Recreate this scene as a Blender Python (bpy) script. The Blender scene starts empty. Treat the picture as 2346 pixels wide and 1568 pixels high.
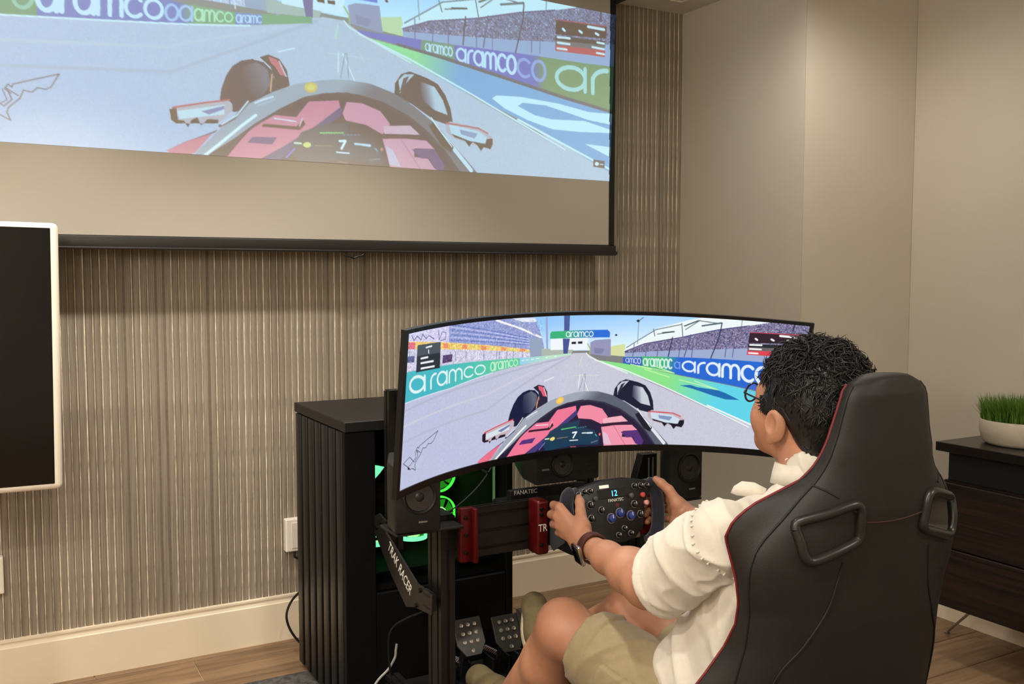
import bpy, bmesh, math, random, json
import numpy as np
from mathutils import Vector, Matrix, noise
random.seed(7)
S = bpy.context.scene
COL = S.collection
R = math.radians

# ------------------------------------------------------------------ camera, world, exposure
cam = bpy.data.cameras.new('camera')
cam.sensor_width = 36.0
cam.lens = 36.0 * 2180.0 / 2346.0
cam.clip_start = 0.02
camo = bpy.data.objects.new('camera', cam)
COL.objects.link(camo)
camo.location = (0, 0, 1.3)
camo.rotation_euler = (R(90 - 3.96), 0, R(-29.1))
S.camera = camo
w = bpy.data.worlds.new('room_ambience')
w.use_nodes = True
w.node_tree.nodes['Background'].inputs[0].default_value = (1.0, 0.86, 0.70, 1)
w.node_tree.nodes['Background'].inputs[1].default_value = 0.06
S.world = w
S.view_settings.view_transform = 'Standard'
S.view_settings.look = 'None'
S.view_settings.gamma = 1.0
S.view_settings.use_curve_mapping = False
S.view_settings.exposure = 0.36
S.cycles.max_bounces = 5; S.cycles.diffuse_bounces = 4; S.cycles.glossy_bounces = 2; S.cycles.transmission_bounces = 3; S.cycles.transparent_max_bounces = 6
# ceiling downlights of the room: (x, y, watts, beam angle)
DOWNLIGHTS = [(-0.6, 2.52, 56, 106), (0.2, 2.52, 50, 104), (1.0, 2.52, 46, 104), (2.33, 2.18, 18, 168), (-0.55, 0.75, 62, 150), (0.55, 0.60, 40, 150), (2.2, -0.5, 72, 150)]
FILL_PENDANTS = [(-1.25, 0.75, 1.95, 95), (-0.8, -1.4, 1.95, 80)]  # invented fill lamps out of view, added to lift the upper walls
WARM = (1.0, 0.955, 0.87)

# ------------------------------------------------------------------ small helpers
def lin(c):
    return tuple(((v / 255.0) / 12.92 if v / 255.0 <= 0.04045 else ((v / 255.0 + 0.055) / 1.055) ** 2.4) for v in c)

MATS = {}
def mat(name, col, rough=0.5, metal=0.0, var=0.06, scale=30.0, bump=0.0, bscale=200.0, spec=0.5, emit=None, estr=0.0, stretch=None, coat=0.0, sheen=0.0, transmission=0.0, alpha=1.0, objvar=0.0, sss=0.0):
    """procedural principled material: noise-varied colour, optional noise bump"""
    if name in MATS: return MATS[name]
    m = bpy.data.materials.new(name); m.use_nodes = True
    nt = m.node_tree; b = nt.nodes['Principled BSDF']
    L = nt.links.new
    tc = nt.nodes.new('ShaderNodeTexCoord'); mp = nt.nodes.new('ShaderNodeMapping')
    L(tc.outputs['Object'], mp.inputs['Vector'])
    if stretch: mp.inputs['Scale'].default_value = stretch
    n = nt.nodes.new('ShaderNodeTexNoise'); n.inputs['Scale'].default_value = scale; n.inputs['Detail'].default_value = 3
    L(mp.outputs[0], n.inputs['Vector'])
    r = nt.nodes.new('ShaderNodeMapRange'); r.inputs['From Min'].default_value = 0.3; r.inputs['From Max'].default_value = 0.7
    r.inputs['To Min'].default_value = 1 - var; r.inputs['To Max'].default_value = 1 + var
    L(n.outputs['Fac'], r.inputs['Value'])
    hs = nt.nodes.new('ShaderNodeHueSaturation'); hs.inputs['Color'].default_value = (*lin(col), 1)
    L(r.outputs[0], hs.inputs['Value'])
    if objvar:
        oi = nt.nodes.new('ShaderNodeObjectInfo'); r2 = nt.nodes.new('ShaderNodeMapRange')
        r2.inputs['To Min'].default_value = 1 - objvar; r2.inputs['To Max'].default_value = 1 + objvar
        L(oi.outputs['Random'], r2.inputs['Value'])
        mm = nt.nodes.new('ShaderNodeMath'); mm.operation = 'MULTIPLY'
        L(r.outputs[0], mm.inputs[0]); L(r2.outputs[0], mm.inputs[1]); L(mm.outputs[0], hs.inputs['Value'])
    L(hs.outputs[0], b.inputs['Base Color'])
    b.inputs['Roughness'].default_value = rough; b.inputs['Metallic'].default_value = metal
    b.inputs['Specular IOR Level'].default_value = spec
    b.inputs['Coat Weight'].default_value = coat; b.inputs['Sheen Weight'].default_value = sheen
    b.inputs['Transmission Weight'].default_value = transmission; b.inputs['Alpha'].default_value = alpha
    if sss:
        b.inputs['Subsurface Weight'].default_value = sss; b.inputs['Subsurface Radius'].default_value = (0.012, 0.005, 0.003); b.inputs['Subsurface Scale'].default_value = 1.0
    if emit:
        b.inputs['Emission Color'].default_value = (*lin(emit), 1); b.inputs['Emission Strength'].default_value = estr
    if bump:
        n2 = nt.nodes.new('ShaderNodeTexNoise'); n2.inputs['Scale'].default_value = bscale; n2.inputs['Detail'].default_value = 2
        L(mp.outputs[0], n2.inputs['Vector'])
        bp = nt.nodes.new('ShaderNodeBump'); bp.inputs['Strength'].default_value = bump; bp.inputs['Distance'].default_value = 0.002
        L(n2.outputs['Fac'], bp.inputs['Height']); L(bp.outputs[0], b.inputs['Normal'])
    m.cycles.emission_sampling = 'NONE'
    MATS[name] = m
    return m

def tag(o, label=None, cat=None, group=None, kind=None):
    if label: o['label'] = label
    if cat: o['category'] = cat
    if group: o['group'] = group
    if kind: o['kind'] = kind
    return o

def thing(name, label, cat, loc=(0, 0, 0), group=None):
    o = bpy.data.objects.new(name, None); COL.objects.link(o)
    o.location = loc; o.empty_display_size = 0.05
    return tag(o, label, cat, group)

def put(o, parent):
    """link; parent keeps world coordinates (parents are never rotated)"""
    if o.name not in COL.objects: COL.objects.link(o)
    if parent is not None:
        o.parent = parent
        if parent.type == 'EMPTY': o.matrix_parent_inverse = Matrix.Translation(-Vector(parent.location))
    return o

def mesh(name, v, f, m, parent=None, smooth=False, sharp=None):
    me = bpy.data.meshes.new(name)
    me.from_pydata([tuple(p) for p in v], [], [tuple(q) for q in f]); me.update()
    if m is not None: me.materials.append(m)
    if smooth:
        me.shade_smooth()
        if sharp: me.set_sharp_from_angle(angle=R(sharp))
    return put(bpy.data.objects.new(name, me), parent)

class B:
    """collects shapes of ONE part into one mesh"""
    def __init__(s): s.v = []; s.f = []
    def add(s, v, f):
        o = len(s.v); s.v += [tuple(p) for p in v]; s.f += [tuple(i + o for i in q) for q in f]; return s
    def box(s, a, b, M=None):
        v = [Vector((x, y, z)) for x in (a[0], b[0]) for y in (a[1], b[1]) for z in (a[2], b[2])]
        if M: v = [M @ p for p in v]
        return s.add(v, [(0, 1, 3, 2), (4, 6, 7, 5), (0, 4, 5, 1), (2, 3, 7, 6), (0, 2, 6, 4), (1, 5, 7, 3)])
    def rbox(s, a, b, r=0.005, seg=2, M=None):
        bm = bmesh.new(); bmesh.ops.create_cube(bm, size=1)
        a = Vector(a); b = Vector(b)
        for p in bm.verts: p.co = Vector(((a.x + b.x) / 2 + p.co.x * abs(b.x - a.x), (a.y + b.y) / 2 + p.co.y * abs(b.y - a.y), (a.z + b.z) / 2 + p.co.z * abs(b.z - a.z)))
        bmesh.ops.bevel(bm, geom=bm.edges[:], offset=r, segments=seg, profile=0.5, affect='EDGES')
        return s.bm(bm, M)
    def bm(s, bm, M=None):
        bm.verts.index_update()
        v = [(M @ p.co) if M else p.co.copy() for p in bm.verts]; f = [[q.index for q in fc.verts] for fc in bm.faces]
        bm.free(); return s.add(v, f)
    def prism(s, poly, d, M=None, bev=0.0, seg=2):
        """polygon in local xy extruded by d along local z, optionally bevelled"""
        bm = bmesh.new(); vs = [bm.verts.new((x, y, 0)) for x, y in poly]; fc = bm.faces.new(vs)
        r = bmesh.ops.extrude_face_region(bm, geom=[fc])
        bmesh.ops.translate(bm, vec=(0, 0, d), verts=[g for g in r['geom'] if isinstance(g, bmesh.types.BMVert)])
        bmesh.ops.recalc_face_normals(bm, faces=bm.faces[:])
        if bev: bmesh.ops.bevel(bm, geom=bm.edges[:], offset=bev, segments=seg, profile=0.5, affect='EDGES')
        return s.bm(bm, M)
    def tube(s, pts, r, n=10, caps=True):
        pts = [Vector(p) for p in pts]; rr = r if hasattr(r, '__len__') else [r] * len(pts)
        V = []; F = []; up = None
        for i, p in enumerate(pts):
            t = (pts[min(i + 1, len(pts) - 1)] - pts[max(i - 1, 0)]).normalized()
            if up is None: up = t.orthogonal().normalized()
            up = (up - t * up.dot(t)).normalized(); sd = t.cross(up)
            V += [p + (up * math.cos(2 * math.pi * k / n) + sd * math.sin(2 * math.pi * k / n)) * rr[i] for k in range(n)]
        for i in range(len(pts) - 1):
            for k in range(n):
                F.append((i * n + k, i * n + (k + 1) % n, (i + 1) * n + (k + 1) % n, (i + 1) * n + k))
        if caps: F += [tuple(range(n))[::-1], tuple((len(pts) - 1) * n + k for k in range(n))]
        return s.add(V, F)
    def lathe(s, prof, M=None, n=32, closed=False):
        """profile (r, h) around local z"""
        V = []; F = []
        for r, h in prof: V += [Vector((r * math.cos(2 * math.pi * k / n), r * math.sin(2 * math.pi * k / n), h)) for k in range(n)]
        for i in range(len(prof) - 1 + (1 if closed else 0)):
            j = (i + 1) % len(prof)
            for k in range(n): F.append((i * n + k, i * n + (k + 1) % n, j * n + (k + 1) % n, j * n + k))
        if not closed: F += [tuple(range(n))[::-1], tuple((len(prof) - 1) * n + k for k in range(n))]
        if M: V = [M @ p for p in V]
        return s.add(V, F)
    def grid(s, P):
        """P[i][j] points"""
        n, m = len(P), len(P[0]); V = [p for row in P for p in row]
        F = [(i * m + j, i * m + j + 1, (i + 1) * m + j + 1, (i + 1) * m + j) for i in range(n - 1) for j in range(m - 1)]
        return s.add(V, F)
    def build(s, name, m, parent=None, smooth=False, sharp=35): return mesh(name, s.v, s.f, m, parent, smooth, sharp)

def frame(o, x, y, z=None):
    """matrix from origin and axes"""
    x = Vector(x).normalized(); y = Vector(y); y = (y - x * y.dot(x)).normalized(); z = x.cross(y)
    return Matrix(((x.x, y.x, z.x, o[0]), (x.y, y.y, z.y, o[1]), (x.z, y.z, z.z, o[2]), (0, 0, 0, 1)))

def spline(pts, n=12):
    """Catmull-Rom through points"""
    P = [Vector(p) for p in pts]; P = [P[0] * 2 - P[1]] + P + [P[-1] * 2 - P[-2]]; out = []
    for i in range(1, len(P) - 2):
        for k in range(n):
            t = k / n; a, b, c, d = P[i - 1], P[i], P[i + 1], P[i + 2]
            out.append(0.5 * ((2 * b) + (c - a) * t + (2 * a - 5 * b + 4 * c - d) * t * t + (3 * b - a - 3 * c + d) * t ** 3))
    return out + [P[-2]]

def text(name, body, size, M, m, parent, ext=0.0006, sx=1.0, shear=0.0, spacing=1.0):
    cu = bpy.data.curves.new(name, 'FONT'); cu.body = body; cu.size = size; cu.extrude = ext; cu.align_x = 'CENTER'; cu.align_y = 'CENTER'; cu.shear = shear; cu.space_character = spacing
    cu.materials.append(m)
    o = bpy.data.objects.new(name, cu); COL.objects.link(o); bpy.context.view_layer.update()
    me = bpy.data.meshes.new_from_object(o.evaluated_get(bpy.context.evaluated_depsgraph_get()))
    bpy.data.objects.remove(o); me.transform(M @ Matrix.Diagonal((sx, 1, 1, 1)))
    return put(bpy.data.objects.new(name, me), parent)

# ---- implicit bodies: smooth unions of round cones meshed by surface nets
def sdf_mesh(prims, h, k=0.02):
    """prims: ('c',a,b,ra,rb[,k]) round cone, ('e',centre,(rx,ry,rz)[,Matrix3,k]) ellipsoid, ('-',prim) cuts, ('h',point,normal) half-space cut. -> verts, quads"""
    lo = np.full(3, 1e9); hi = -lo
    def bounds(p):
        if p[0] == 'c':
            a, b = np.array(p[1], float), np.array(p[2], float); ra, rb = p[3], p[4]
            return np.minimum(a - ra, b - rb), np.maximum(a + ra, b + rb)
        c = np.array(p[1], float); r = max(p[2]); return c - r, c + r
    for p in prims:
        if p[0] in 'ce':
            a, b = bounds(p); lo = np.minimum(lo, a); hi = np.maximum(hi, b)
    lo -= 4 * h; hi += 4 * h
    n = np.ceil((hi - lo) / h).astype(int) + 1
    ax = [lo[i] + h * np.arange(n[i]) for i in range(3)]
    f = np.full(n, 1.0, np.float32)
    def dist(p, X, Y, Z):
        if p[0] == 'c':
            a, b = np.array(p[1], float), np.array(p[2], float); ra, rb = p[3], p[4]
            d = b - a; L2 = max(d @ d, 1e-12)
            t = np.clip(((X - a[0]) * d[0] + (Y - a[1]) * d[1] + (Z - a[2]) * d[2]) / L2, 0, 1)
            return np.sqrt((X - a[0] - t * d[0]) ** 2 + (Y - a[1] - t * d[1]) ** 2 + (Z - a[2] - t * d[2]) ** 2) - (ra + (rb - ra) * t)
        c = p[1]; r = p[2]; x, y, z = X - c[0], Y - c[1], Z - c[2]
        if len(p) > 3 and p[3] is not None:
            m = np.array(p[3]).T; x, y, z = m[0, 0] * x + m[0, 1] * y + m[0, 2] * z, m[1, 0] * x + m[1, 1] * y + m[1, 2] * z, m[2, 0] * x + m[2, 1] * y + m[2, 2] * z
        q = np.sqrt((x / r[0]) ** 2 + (y / r[1]) ** 2 + (z / r[2]) ** 2)
        g = np.sqrt((x / r[0] ** 2) ** 2 + (y / r[1] ** 2) ** 2 + (z / r[2] ** 2) ** 2)
        return q * (q - 1) / np.maximum(g, 1e-6)
    for p in prims:
        cut = p[0] == '-'; q = p[1] if cut else p
        if p[0] == 'h':
            P0, N = np.array(p[1], float), np.array(p[2], float); N /= np.linalg.norm(N)
            d = ((ax[0] - P0[0]) * N[0])[:, None, None] + ((ax[1] - P0[1]) * N[1])[None, :, None] + ((ax[2] - P0[2]) * N[2])[None, None, :]
            f = np.maximum(f, d.astype(np.float32)); continue
        kk = q[5] if (q[0] == 'c' and len(q) > 5) else (q[4] if (q[0] == 'e' and len(q) > 4) else k)
        a, b = bounds(q); mrg = 2 * kk + 4 * h
        i0 = np.clip(np.floor((a - mrg - lo) / h).astype(int), 0, n - 1); i1 = np.clip(np.ceil((b + mrg - lo) / h).astype(int) + 1, 1, n)
        sl = tuple(slice(i0[j], i1[j]) for j in range(3))
        X, Y, Z = np.meshgrid(ax[0][sl[0]], ax[1][sl[1]], ax[2][sl[2]], indexing='ij', sparse=True)
        d = dist(q, X, Y, Z).astype(np.float32); g = f[sl]
        if cut:
            d = -d; hh = np.maximum(kk - np.abs(g - d), 0) / kk; f[sl] = np.maximum(g, d) + hh * hh * kk * 0.25
        else:
            hh = np.maximum(kk - np.abs(g - d), 0) / kk; f[sl] = np.minimum(g, d) - hh * hh * kk * 0.25
    return nets(f, lo, h)

def nets(f, lo, h):
    s = f < 0; c = np.zeros(np.array(f.shape) - 1, np.int8)
    off = [(i, j, k) for i in (0, 1) for j in (0, 1) for k in (0, 1)]
    N = f.shape
    for o in off: c += s[o[0]:N[0] - 1 + o[0], o[1]:N[1] - 1 + o[1], o[2]:N[2] - 1 + o[2]]
    idx = np.argwhere((c > 0) & (c < 8)); ids = np.full(c.shape, -1, np.int32); ids[tuple(idx.T)] = np.arange(len(idx))
    val = np.stack([f[tuple((idx + o).T)] for o in off], 1)
    acc = np.zeros((len(idx), 3)); cnt = np.zeros(len(idx))
    for a in range(8):
        for b in range(a + 1, 8):
            d = np.array(off[b]) - np.array(off[a])
            if np.abs(d).sum() != 1: continue
            va, vb = val[:, a], val[:, b]; m = (va < 0) != (vb < 0)
            t = np.where(m, va / np.where(m, va - vb, 1), 0)
            acc[m] += (np.array(off[a]) + t[:, None] * d)[m]; cnt[m] += 1
    V = lo + h * (idx + acc / cnt[:, None])
    F = []
    for axn in range(3):
        u, v = [(1, 2), (2, 0), (0, 1)][axn]
        sa = [slice(None)] * 3; sb = [slice(None)] * 3; sa[axn] = slice(0, -1); sb[axn] = slice(1, None)
        e = np.argwhere(s[tuple(sa)] != s[tuple(sb)])
        e = e[(e[:, u] > 0) & (e[:, v] > 0) & (e[:, u] < N[u] - 1) & (e[:, v] < N[v] - 1)]
        du = np.zeros(3, int); du[u] = 1; dv = np.zeros(3, int); dv[v] = 1
        q = np.stack([ids[tuple((e - du - dv).T)], ids[tuple((e - dv).T)], ids[tuple(e.T)], ids[tuple((e - du).T)]], 1)
        inside = s[tuple(e.T)]
        q[~inside] = q[~inside][:, ::-1]
        F.append(q)
    return V, np.concatenate(F)

def vnormals(V, F):
    n = np.zeros_like(V); a, b, c, d = V[F[:, 0]], V[F[:, 1]], V[F[:, 2]], V[F[:, 3]]
    fn = np.cross(c - a, d - b)
    for i in range(4): np.add.at(n, F[:, i], fn)
    return n / np.maximum(np.linalg.norm(n, axis=1), 1e-12)[:, None]

def np_mesh(name, V, F, m, parent, smooth=True):
    me = bpy.data.meshes.new(name)
    me.vertices.add(len(V)); me.vertices.foreach_set('co', np.asarray(V, np.float32).ravel())
    me.loops.add(F.size); me.loops.foreach_set('vertex_index', np.asarray(F, np.int32).ravel())
    me.polygons.add(len(F)); me.polygons.foreach_set('loop_start', np.arange(0, F.size, F.shape[1], dtype=np.int32))
    me.update(calc_edges=True); me.validate()
    if m is not None: me.materials.append(m)
    if smooth: me.shade_smooth()
    return put(bpy.data.objects.new(name, me), parent)

def smooth_mesh(V, F, it=2, lam=0.5):
    E = np.concatenate([F[:, [0, 1]], F[:, [1, 2]], F[:, [2, 3]], F[:, [3, 0]]])
    for _ in range(it):
        s = np.zeros_like(V); c = np.zeros(len(V))
        np.add.at(s, E[:, 0], V[E[:, 1]]); np.add.at(s, E[:, 1], V[E[:, 0]]); np.add.at(c, E[:, 0], 1); np.add.at(c, E[:, 1], 1)
        V = V + lam * (s / np.maximum(c, 1)[:, None] - V)
    return V

# ------------------------------------------------------------------ the room shell
YW, ZC = 3.315, 2.43
M_paint = mat('wall_paint', (203, 194, 178), 0.75, var=0.015, scale=6, bump=0.06, bscale=260)
M_ceil = mat('ceiling_paint', (216, 211, 202), 0.85, var=0.02, scale=5)
M_trim = mat('trim_paint', (238, 222, 196), 0.42, var=0.02, scale=8)
M_black = mat('satin_black', (17, 16, 16), 0.45, var=0.15, scale=25)
M_white = mat('white_plastic', (236, 228, 212), 0.4, var=0.02)

def wood(name, c1, c2, along=0, scale=1.0, rough=0.45, ring=14.0):
    m = bpy.data.materials.new(name); m.use_nodes = True; nt = m.node_tree; b = nt.nodes['Principled BSDF']; L = nt.links.new
    tc = nt.nodes.new('ShaderNodeTexCoord'); mp = nt.nodes.new('ShaderNodeMapping'); L(tc.outputs['Object'], mp.inputs['Vector'])
    oi = nt.nodes.new('ShaderNodeObjectInfo'); cx = nt.nodes.new('ShaderNodeCombineXYZ'); mu = nt.nodes.new('ShaderNodeMath'); mu.operation = 'MULTIPLY'; mu.inputs[1].default_value = 37
    L(oi.outputs['Random'], mu.inputs[0]); L(mu.outputs[0], cx.inputs[0]); L(mu.outputs[0], cx.inputs[1]); L(cx.outputs[0], mp.inputs['Location'])
    sc = [ring * scale] * 3; sc[along] = 0.9 * scale; mp.inputs['Scale'].default_value = sc
    n = nt.nodes.new('ShaderNodeTexNoise'); n.inputs['Scale'].default_value = 1.6; n.inputs['Detail'].default_value = 5; n.inputs['Distortion'].default_value = 1.2; L(mp.outputs[0], n.inputs['Vector'])
    n2 = nt.nodes.new('ShaderNodeTexNoise'); n2.inputs['Scale'].default_value = 9; n2.inputs['Detail'].default_value = 4; L(mp.outputs[0], n2.inputs['Vector'])
    ad = nt.nodes.new('ShaderNodeMath'); ad.operation = 'MULTIPLY_ADD'; ad.inputs[1].default_value = 0.35; L(n2.outputs['Fac'], ad.inputs[0]); L(n.outputs['Fac'], ad.inputs[2])
    cr = nt.nodes.new('ShaderNodeValToRGB'); cr.color_ramp.elements[0].position = 0.45; cr.color_ramp.elements[1].position = 0.85
    cr.color_ramp.elements[0].color = (*lin(c1), 1); cr.color_ramp.elements[1].color = (*lin(c2), 1); L(ad.outputs[0], cr.inputs[0])
    hs = nt.nodes.new('ShaderNodeHueSaturation'); mr = nt.nodes.new('ShaderNodeMapRange'); mr.inputs['To Min'].default_value = 0.85; mr.inputs['To Max'].default_value = 1.12
    L(oi.outputs['Random'], mr.inputs['Value']); L(mr.outputs[0], hs.inputs['Value']); L(cr.outputs[0], hs.inputs['Color']); L(hs.outputs[0], b.inputs['Base Color'])
    b.inputs['Roughness'].default_value = rough
    bp = nt.nodes.new('ShaderNodeBump'); bp.inputs['Strength'].default_value = 0.12; bp.inputs['Distance'].default_value = 0.001; L(n2.outputs['Fac'], bp.inputs['Height']); L(bp.outputs[0], b.inputs['Normal'])
    return m

M_floor = wood('wood_look_tile', (108, 82, 58), (154, 122, 90), along=0, rough=0.42)
M_dark = wood('dark_veneer', (12, 7, 6), (46, 30, 21), along=1, ring=40, rough=0.45)

floor = B().box((-1.7, -2.6, -0.12), (3.3, 3.45, -0.004)).build('floor', mat('grout', (196, 170, 134), 0.8))
tag(floor, 'floor base under warm brown wood-look tile planks', 'floor', kind='structure')
pm = B().rbox((0, 0, -0.004), (1.197, 0.1835, 0.0), 0.0012, 1); src = None
for r in range(34):
    y0 = 1.965 - 0.187 * 24 + 0.187 * r
    if y0 > 3.3: continue
    xs = -1.7 + (0.0 if r % 3 == 0 else (-0.42 if r % 3 == 1 else -0.83))
    if abs(y0 - 3.087) < 0.01: xs = 0.585 - 2.4
    while xs < 3.17:
        if src is None: src = pm.build('plank', M_floor, floor); o = src
        else: o = put(bpy.data.objects.new('plank', src.data), floor)
        o.location = (xs, y0, 0); xs += 1.2

wall_back = B().box((-1.7, YW, 0), (2.80, YW + 0.12, ZC + 0.1)).build('wall_back', mat('wallpaper_ground', (116, 105, 90), 0.9, var=0.1, scale=60))
tag(wall_back, 'back wall covered in grey-brown vertically ribbed wallpaper', 'wall', kind='structure')
M_rib = mat('wallpaper_rib', (143, 131, 114), 0.85, var=0.30, scale=170, stretch=(1.4, 1, 0.06), bump=0.6, bscale=420, objvar=0.08)
M_thr = mat('wallpaper_thread', (205, 192, 170), 0.7, var=0.40, scale=160, stretch=(1, 1, 0.35), bump=0.7, bscale=500, objvar=0.30)
ribs = []
for k in range(3):
    wdt = (0.0165, 0.0178, 0.0152)[k]
    bb = B(); pr = [(-wdt / 2, 0), (-wdt / 2 + 0.0012, -0.0012), (0, -0.0017), (wdt / 2 - 0.0012, -0.0012), (wdt / 2, 0)]
    bb.add([(x, y, z) for z in (0, 1) for x, y in pr], [(i, i + 1, i + 6, i + 5) for i in range(4)] + [(0, 5, 9, 4)])
    ribs.append(bb)
rb = []
for k, bb in enumerate(ribs):
    me = bpy.data.meshes.new('rib'); me.from_pydata(bb.v, [], bb.f); me.materials.append(M_rib); rb.append(me)
tb = []
for k in range(3):
    wdt = (0.0052, 0.0042, 0.0062)[k]
    me = bpy.data.meshes.new('thread'); pr = [(-wdt / 2, 0), (-wdt / 3, -0.0024), (wdt / 3, -0.0024), (wdt / 2, 0)]
    me.from_pydata([(x, y, z) for z in (0, 1) for x, y in pr], [], [(i, i + 1, i + 5, i + 4) for i in range(3)] + [(0, 4, 7, 3)]); me.materials.append(M_thr); tb.append(me)
x = -0.32; zt = ZC - 0.16
while x < 2.685:
    pit = 0.0237 + random.uniform(-0.0018, 0.0018)
    o = put(bpy.data.objects.new('rib', random.choice(rb)), wall_back); o.location = (x, YW, 0.158); o.scale = (1, random.uniform(0.6, 1.1), ZC - 0.158)
    if random.random() < 0.88 and x + 0.0118 < 2.686:
        o = put(bpy.data.objects.new('thread', random.choice(tb)), wall_back); o.location = (x + 0.0118, YW, 0.158); o.scale = (random.uniform(0.6, 1.1), random.uniform(0.7, 1.1), ZC - 0.158)
    x += pit

def wbox(name, pts, label):
    n = len(pts); v = [(x, y, z) for z in (0, ZC + 0.1) for x, y in pts]
    o = mesh(name, v, [tuple(range(n))[::-1], tuple(range(n, 2 * n))] + [(i, (i + 1) % n, n + (i + 1) % n, n + i) for i in range(n)], M_paint)
    return tag(o, label, 'wall', kind='structure')
wbox('wall_right', [(2.69, 2.60), (2.795, 2.70), (2.80, YW + 0.12), (2.69, YW + 0.12)], 'beige painted wall meeting the ribbed back wall')
wbox('wall_alcove', [(2.6905, 2.5999), (3.17, 2.498), (3.3, 2.6), (2.80, 2.6945)], 'beige wall face stepping back beside the side wall')
wbox('wall_side', [(3.17, -2.6), (3.3, -2.6), (3.3, 2.599), (3.17, 2.497)], 'beige side wall behind the dark credenza')
wbox('wall_left', [(-1.82, -2.6), (-1.7, -2.6), (-1.7, 3.43), (-1.82, 3.43)], 'beige wall on the far left outside the view')
wbox('wall_front', [(-1.7, -2.72), (3.3, -2.72), (3.3, -2.6), (-1.7, -2.6)], 'beige wall behind the viewer')
ceiling = B().box((-1.8, -2.7, ZC), (3.3, YW + 0.12, ZC + 0.09)).build('ceiling', M_ceil)
tag(ceiling, 'plain off-white ceiling', 'ceiling', kind='structure')
def baseboard(name, p, q, label):
    """moulded skirting; room on the left of p->q"""
    p, q = Vector((*p, 0)), Vector((*q, 0)); d = (q - p).normalized(); nn = Vector((-d.y, d.x, 0))
    prof = [(0.0, 0.0), (0.016, 0.0), (0.016, 0.137), (0.0125, 0.140), (0.0105, 0.147), (0.0105, 0.152), (0.013, 0.156), (0.013, 0.162), (0.0, 0.164)]
    v = [a + nn * t + Vector((0, 0, z)) for a in (p, q) for t, z in prof]; n = len(prof)
    o = mesh(name, v, [(i, (i + 1) % n, n + (i + 1) % n, n + i) for i in range(n)] + [tuple(range(n))[::-1], tuple(range(n, 2 * n))], M_trim)
    return tag(o, label, 'baseboard', kind='structure')
baseboard('baseboard_back', (2.69, YW), (-1.7, YW), 'tall cream moulded baseboard along the ribbed wall')
baseboard('baseboard_right', (2.69, 2.60), (2.69, YW), 'cream baseboard on the side wall near the corner')
baseboard('baseboard_alcove', (3.17, 2.498), (2.6905, 2.5999), 'cream baseboard across the alcove wall')
baseboard('baseboard_side', (3.17, -2.0), (3.17, 2.498), 'cream baseboard behind the dark credenza')

# linear air vent in the ceiling, near the back wall
v = thing('ceiling_vent', 'white linear air vent in the ceiling near the corner', 'vent', (2.1, 3.12, ZC))
B().rbox((1.55, 3.10, ZC - 0.012), (2.545, 3.107, ZC), 0.002, 1).rbox((1.55, 3.137, ZC - 0.012), (2.545, 3.144, ZC), 0.002, 1).rbox((2.540, 3.10, ZC - 0.012), (2.548, 3.144, ZC), 0.002, 1).rbox((1.547, 3.10, ZC - 0.012), (1.555, 3.144, ZC), 0.002, 1).build('frame', M_white, v)
B().box((1.555, 3.107, ZC - 0.004), (2.54, 3.137, ZC)).build('slot', M_black, v)
for i in range(2): B().box((1.555, 3.115 + 0.011 * i, ZC - 0.010), (2.54, 3.118 + 0.011 * i, ZC - 0.003)).build('blade', M_white, v)

# recessed downlights
M_lens = mat('lamp_lens', (255, 240, 214), 0.3, emit=(255, 226, 184), estr=6.0)
for i, (lx, ly, pw, ang) in enumerate(DOWNLIGHTS):
    t = thing('recessed_downlight', 'round white recessed ceiling downlight outside the view', 'downlight', (lx, ly, ZC - 0.012), 'recessed ceiling downlights')
    B().lathe([(0.075, 0.0), (0.078, 0.006), (0.074, 0.012), (0.055, 0.012), (0.050, 0.006), (0.052, 0.0)], Matrix.Translation((lx, ly, ZC - 0.012)), 24, closed=True).build('trim_ring', M_white, t, True)
    B().lathe([(0.051, 0.0), (0.051, 0.003)], Matrix.Translation((lx, ly, ZC - 0.006)), 24).build('lens', M_lens, t)
    li = bpy.data.lights.new('downlight_lamp', 'SPOT'); li.energy = pw; li.color = WARM; li.spot_size = R(ang); li.spot_blend = 0.7; li.shadow_soft_size = 0.045
    lo = bpy.data.objects.new('downlight_lamp', li); put(lo, t); lo.location = (lx, ly, ZC - 0.03)

M_fill_globe = mat('fill_globe', (255, 240, 214), 0.3, emit=(255, 232, 200), estr=3.0)  # globe of the added fill lamps, an invented source
for (lx, ly, lz, pw) in FILL_PENDANTS:
    t = thing('fill_pendant', 'added opal globe fill lamp hanging unseen outside the view', 'lamp', (lx, ly, lz), 'added globe fill lamps outside the view')
    B().lathe([(0.12 * math.cos(a), 0.12 * math.sin(a)) for a in [R(-88 + 176 * i / 16) for i in range(17)]], Matrix.Translation((lx, ly, lz)), 24).build('globe', M_fill_globe, t, True, 60)
    B().tube([(lx, ly, lz + 0.118), (lx, ly, ZC - 0.02)], 0.004, 8).build('cord', M_black, t, True)
    B().lathe([(0.05, 0), (0.05, 0.02)], Matrix.Translation((lx, ly, ZC - 0.02)), 20).build('ceiling_rose', M_white, t, True, 30)
    li = bpy.data.lights.new('fill_pendant_light', 'POINT'); li.energy = pw; li.color = WARM; li.shadow_soft_size = 0.16
    lo = bpy.data.objects.new('fill_pendant_light', li); put(lo, t); lo.location = (lx, ly, lz - 0.0)

# rug
rug = B()
rug.rbox((0.25, 0.2, 0.0), (2.45, 2.985, 0.009), 0.003, 2)
M_rug = mat('rug_pile', (84, 80, 76), 0.95, var=0.55, scale=55, bump=1.0, bscale=600)
tag(rug.build('rug', M_rug), 'flat dark grey mottled rug under the racing rig', 'rug')

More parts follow.
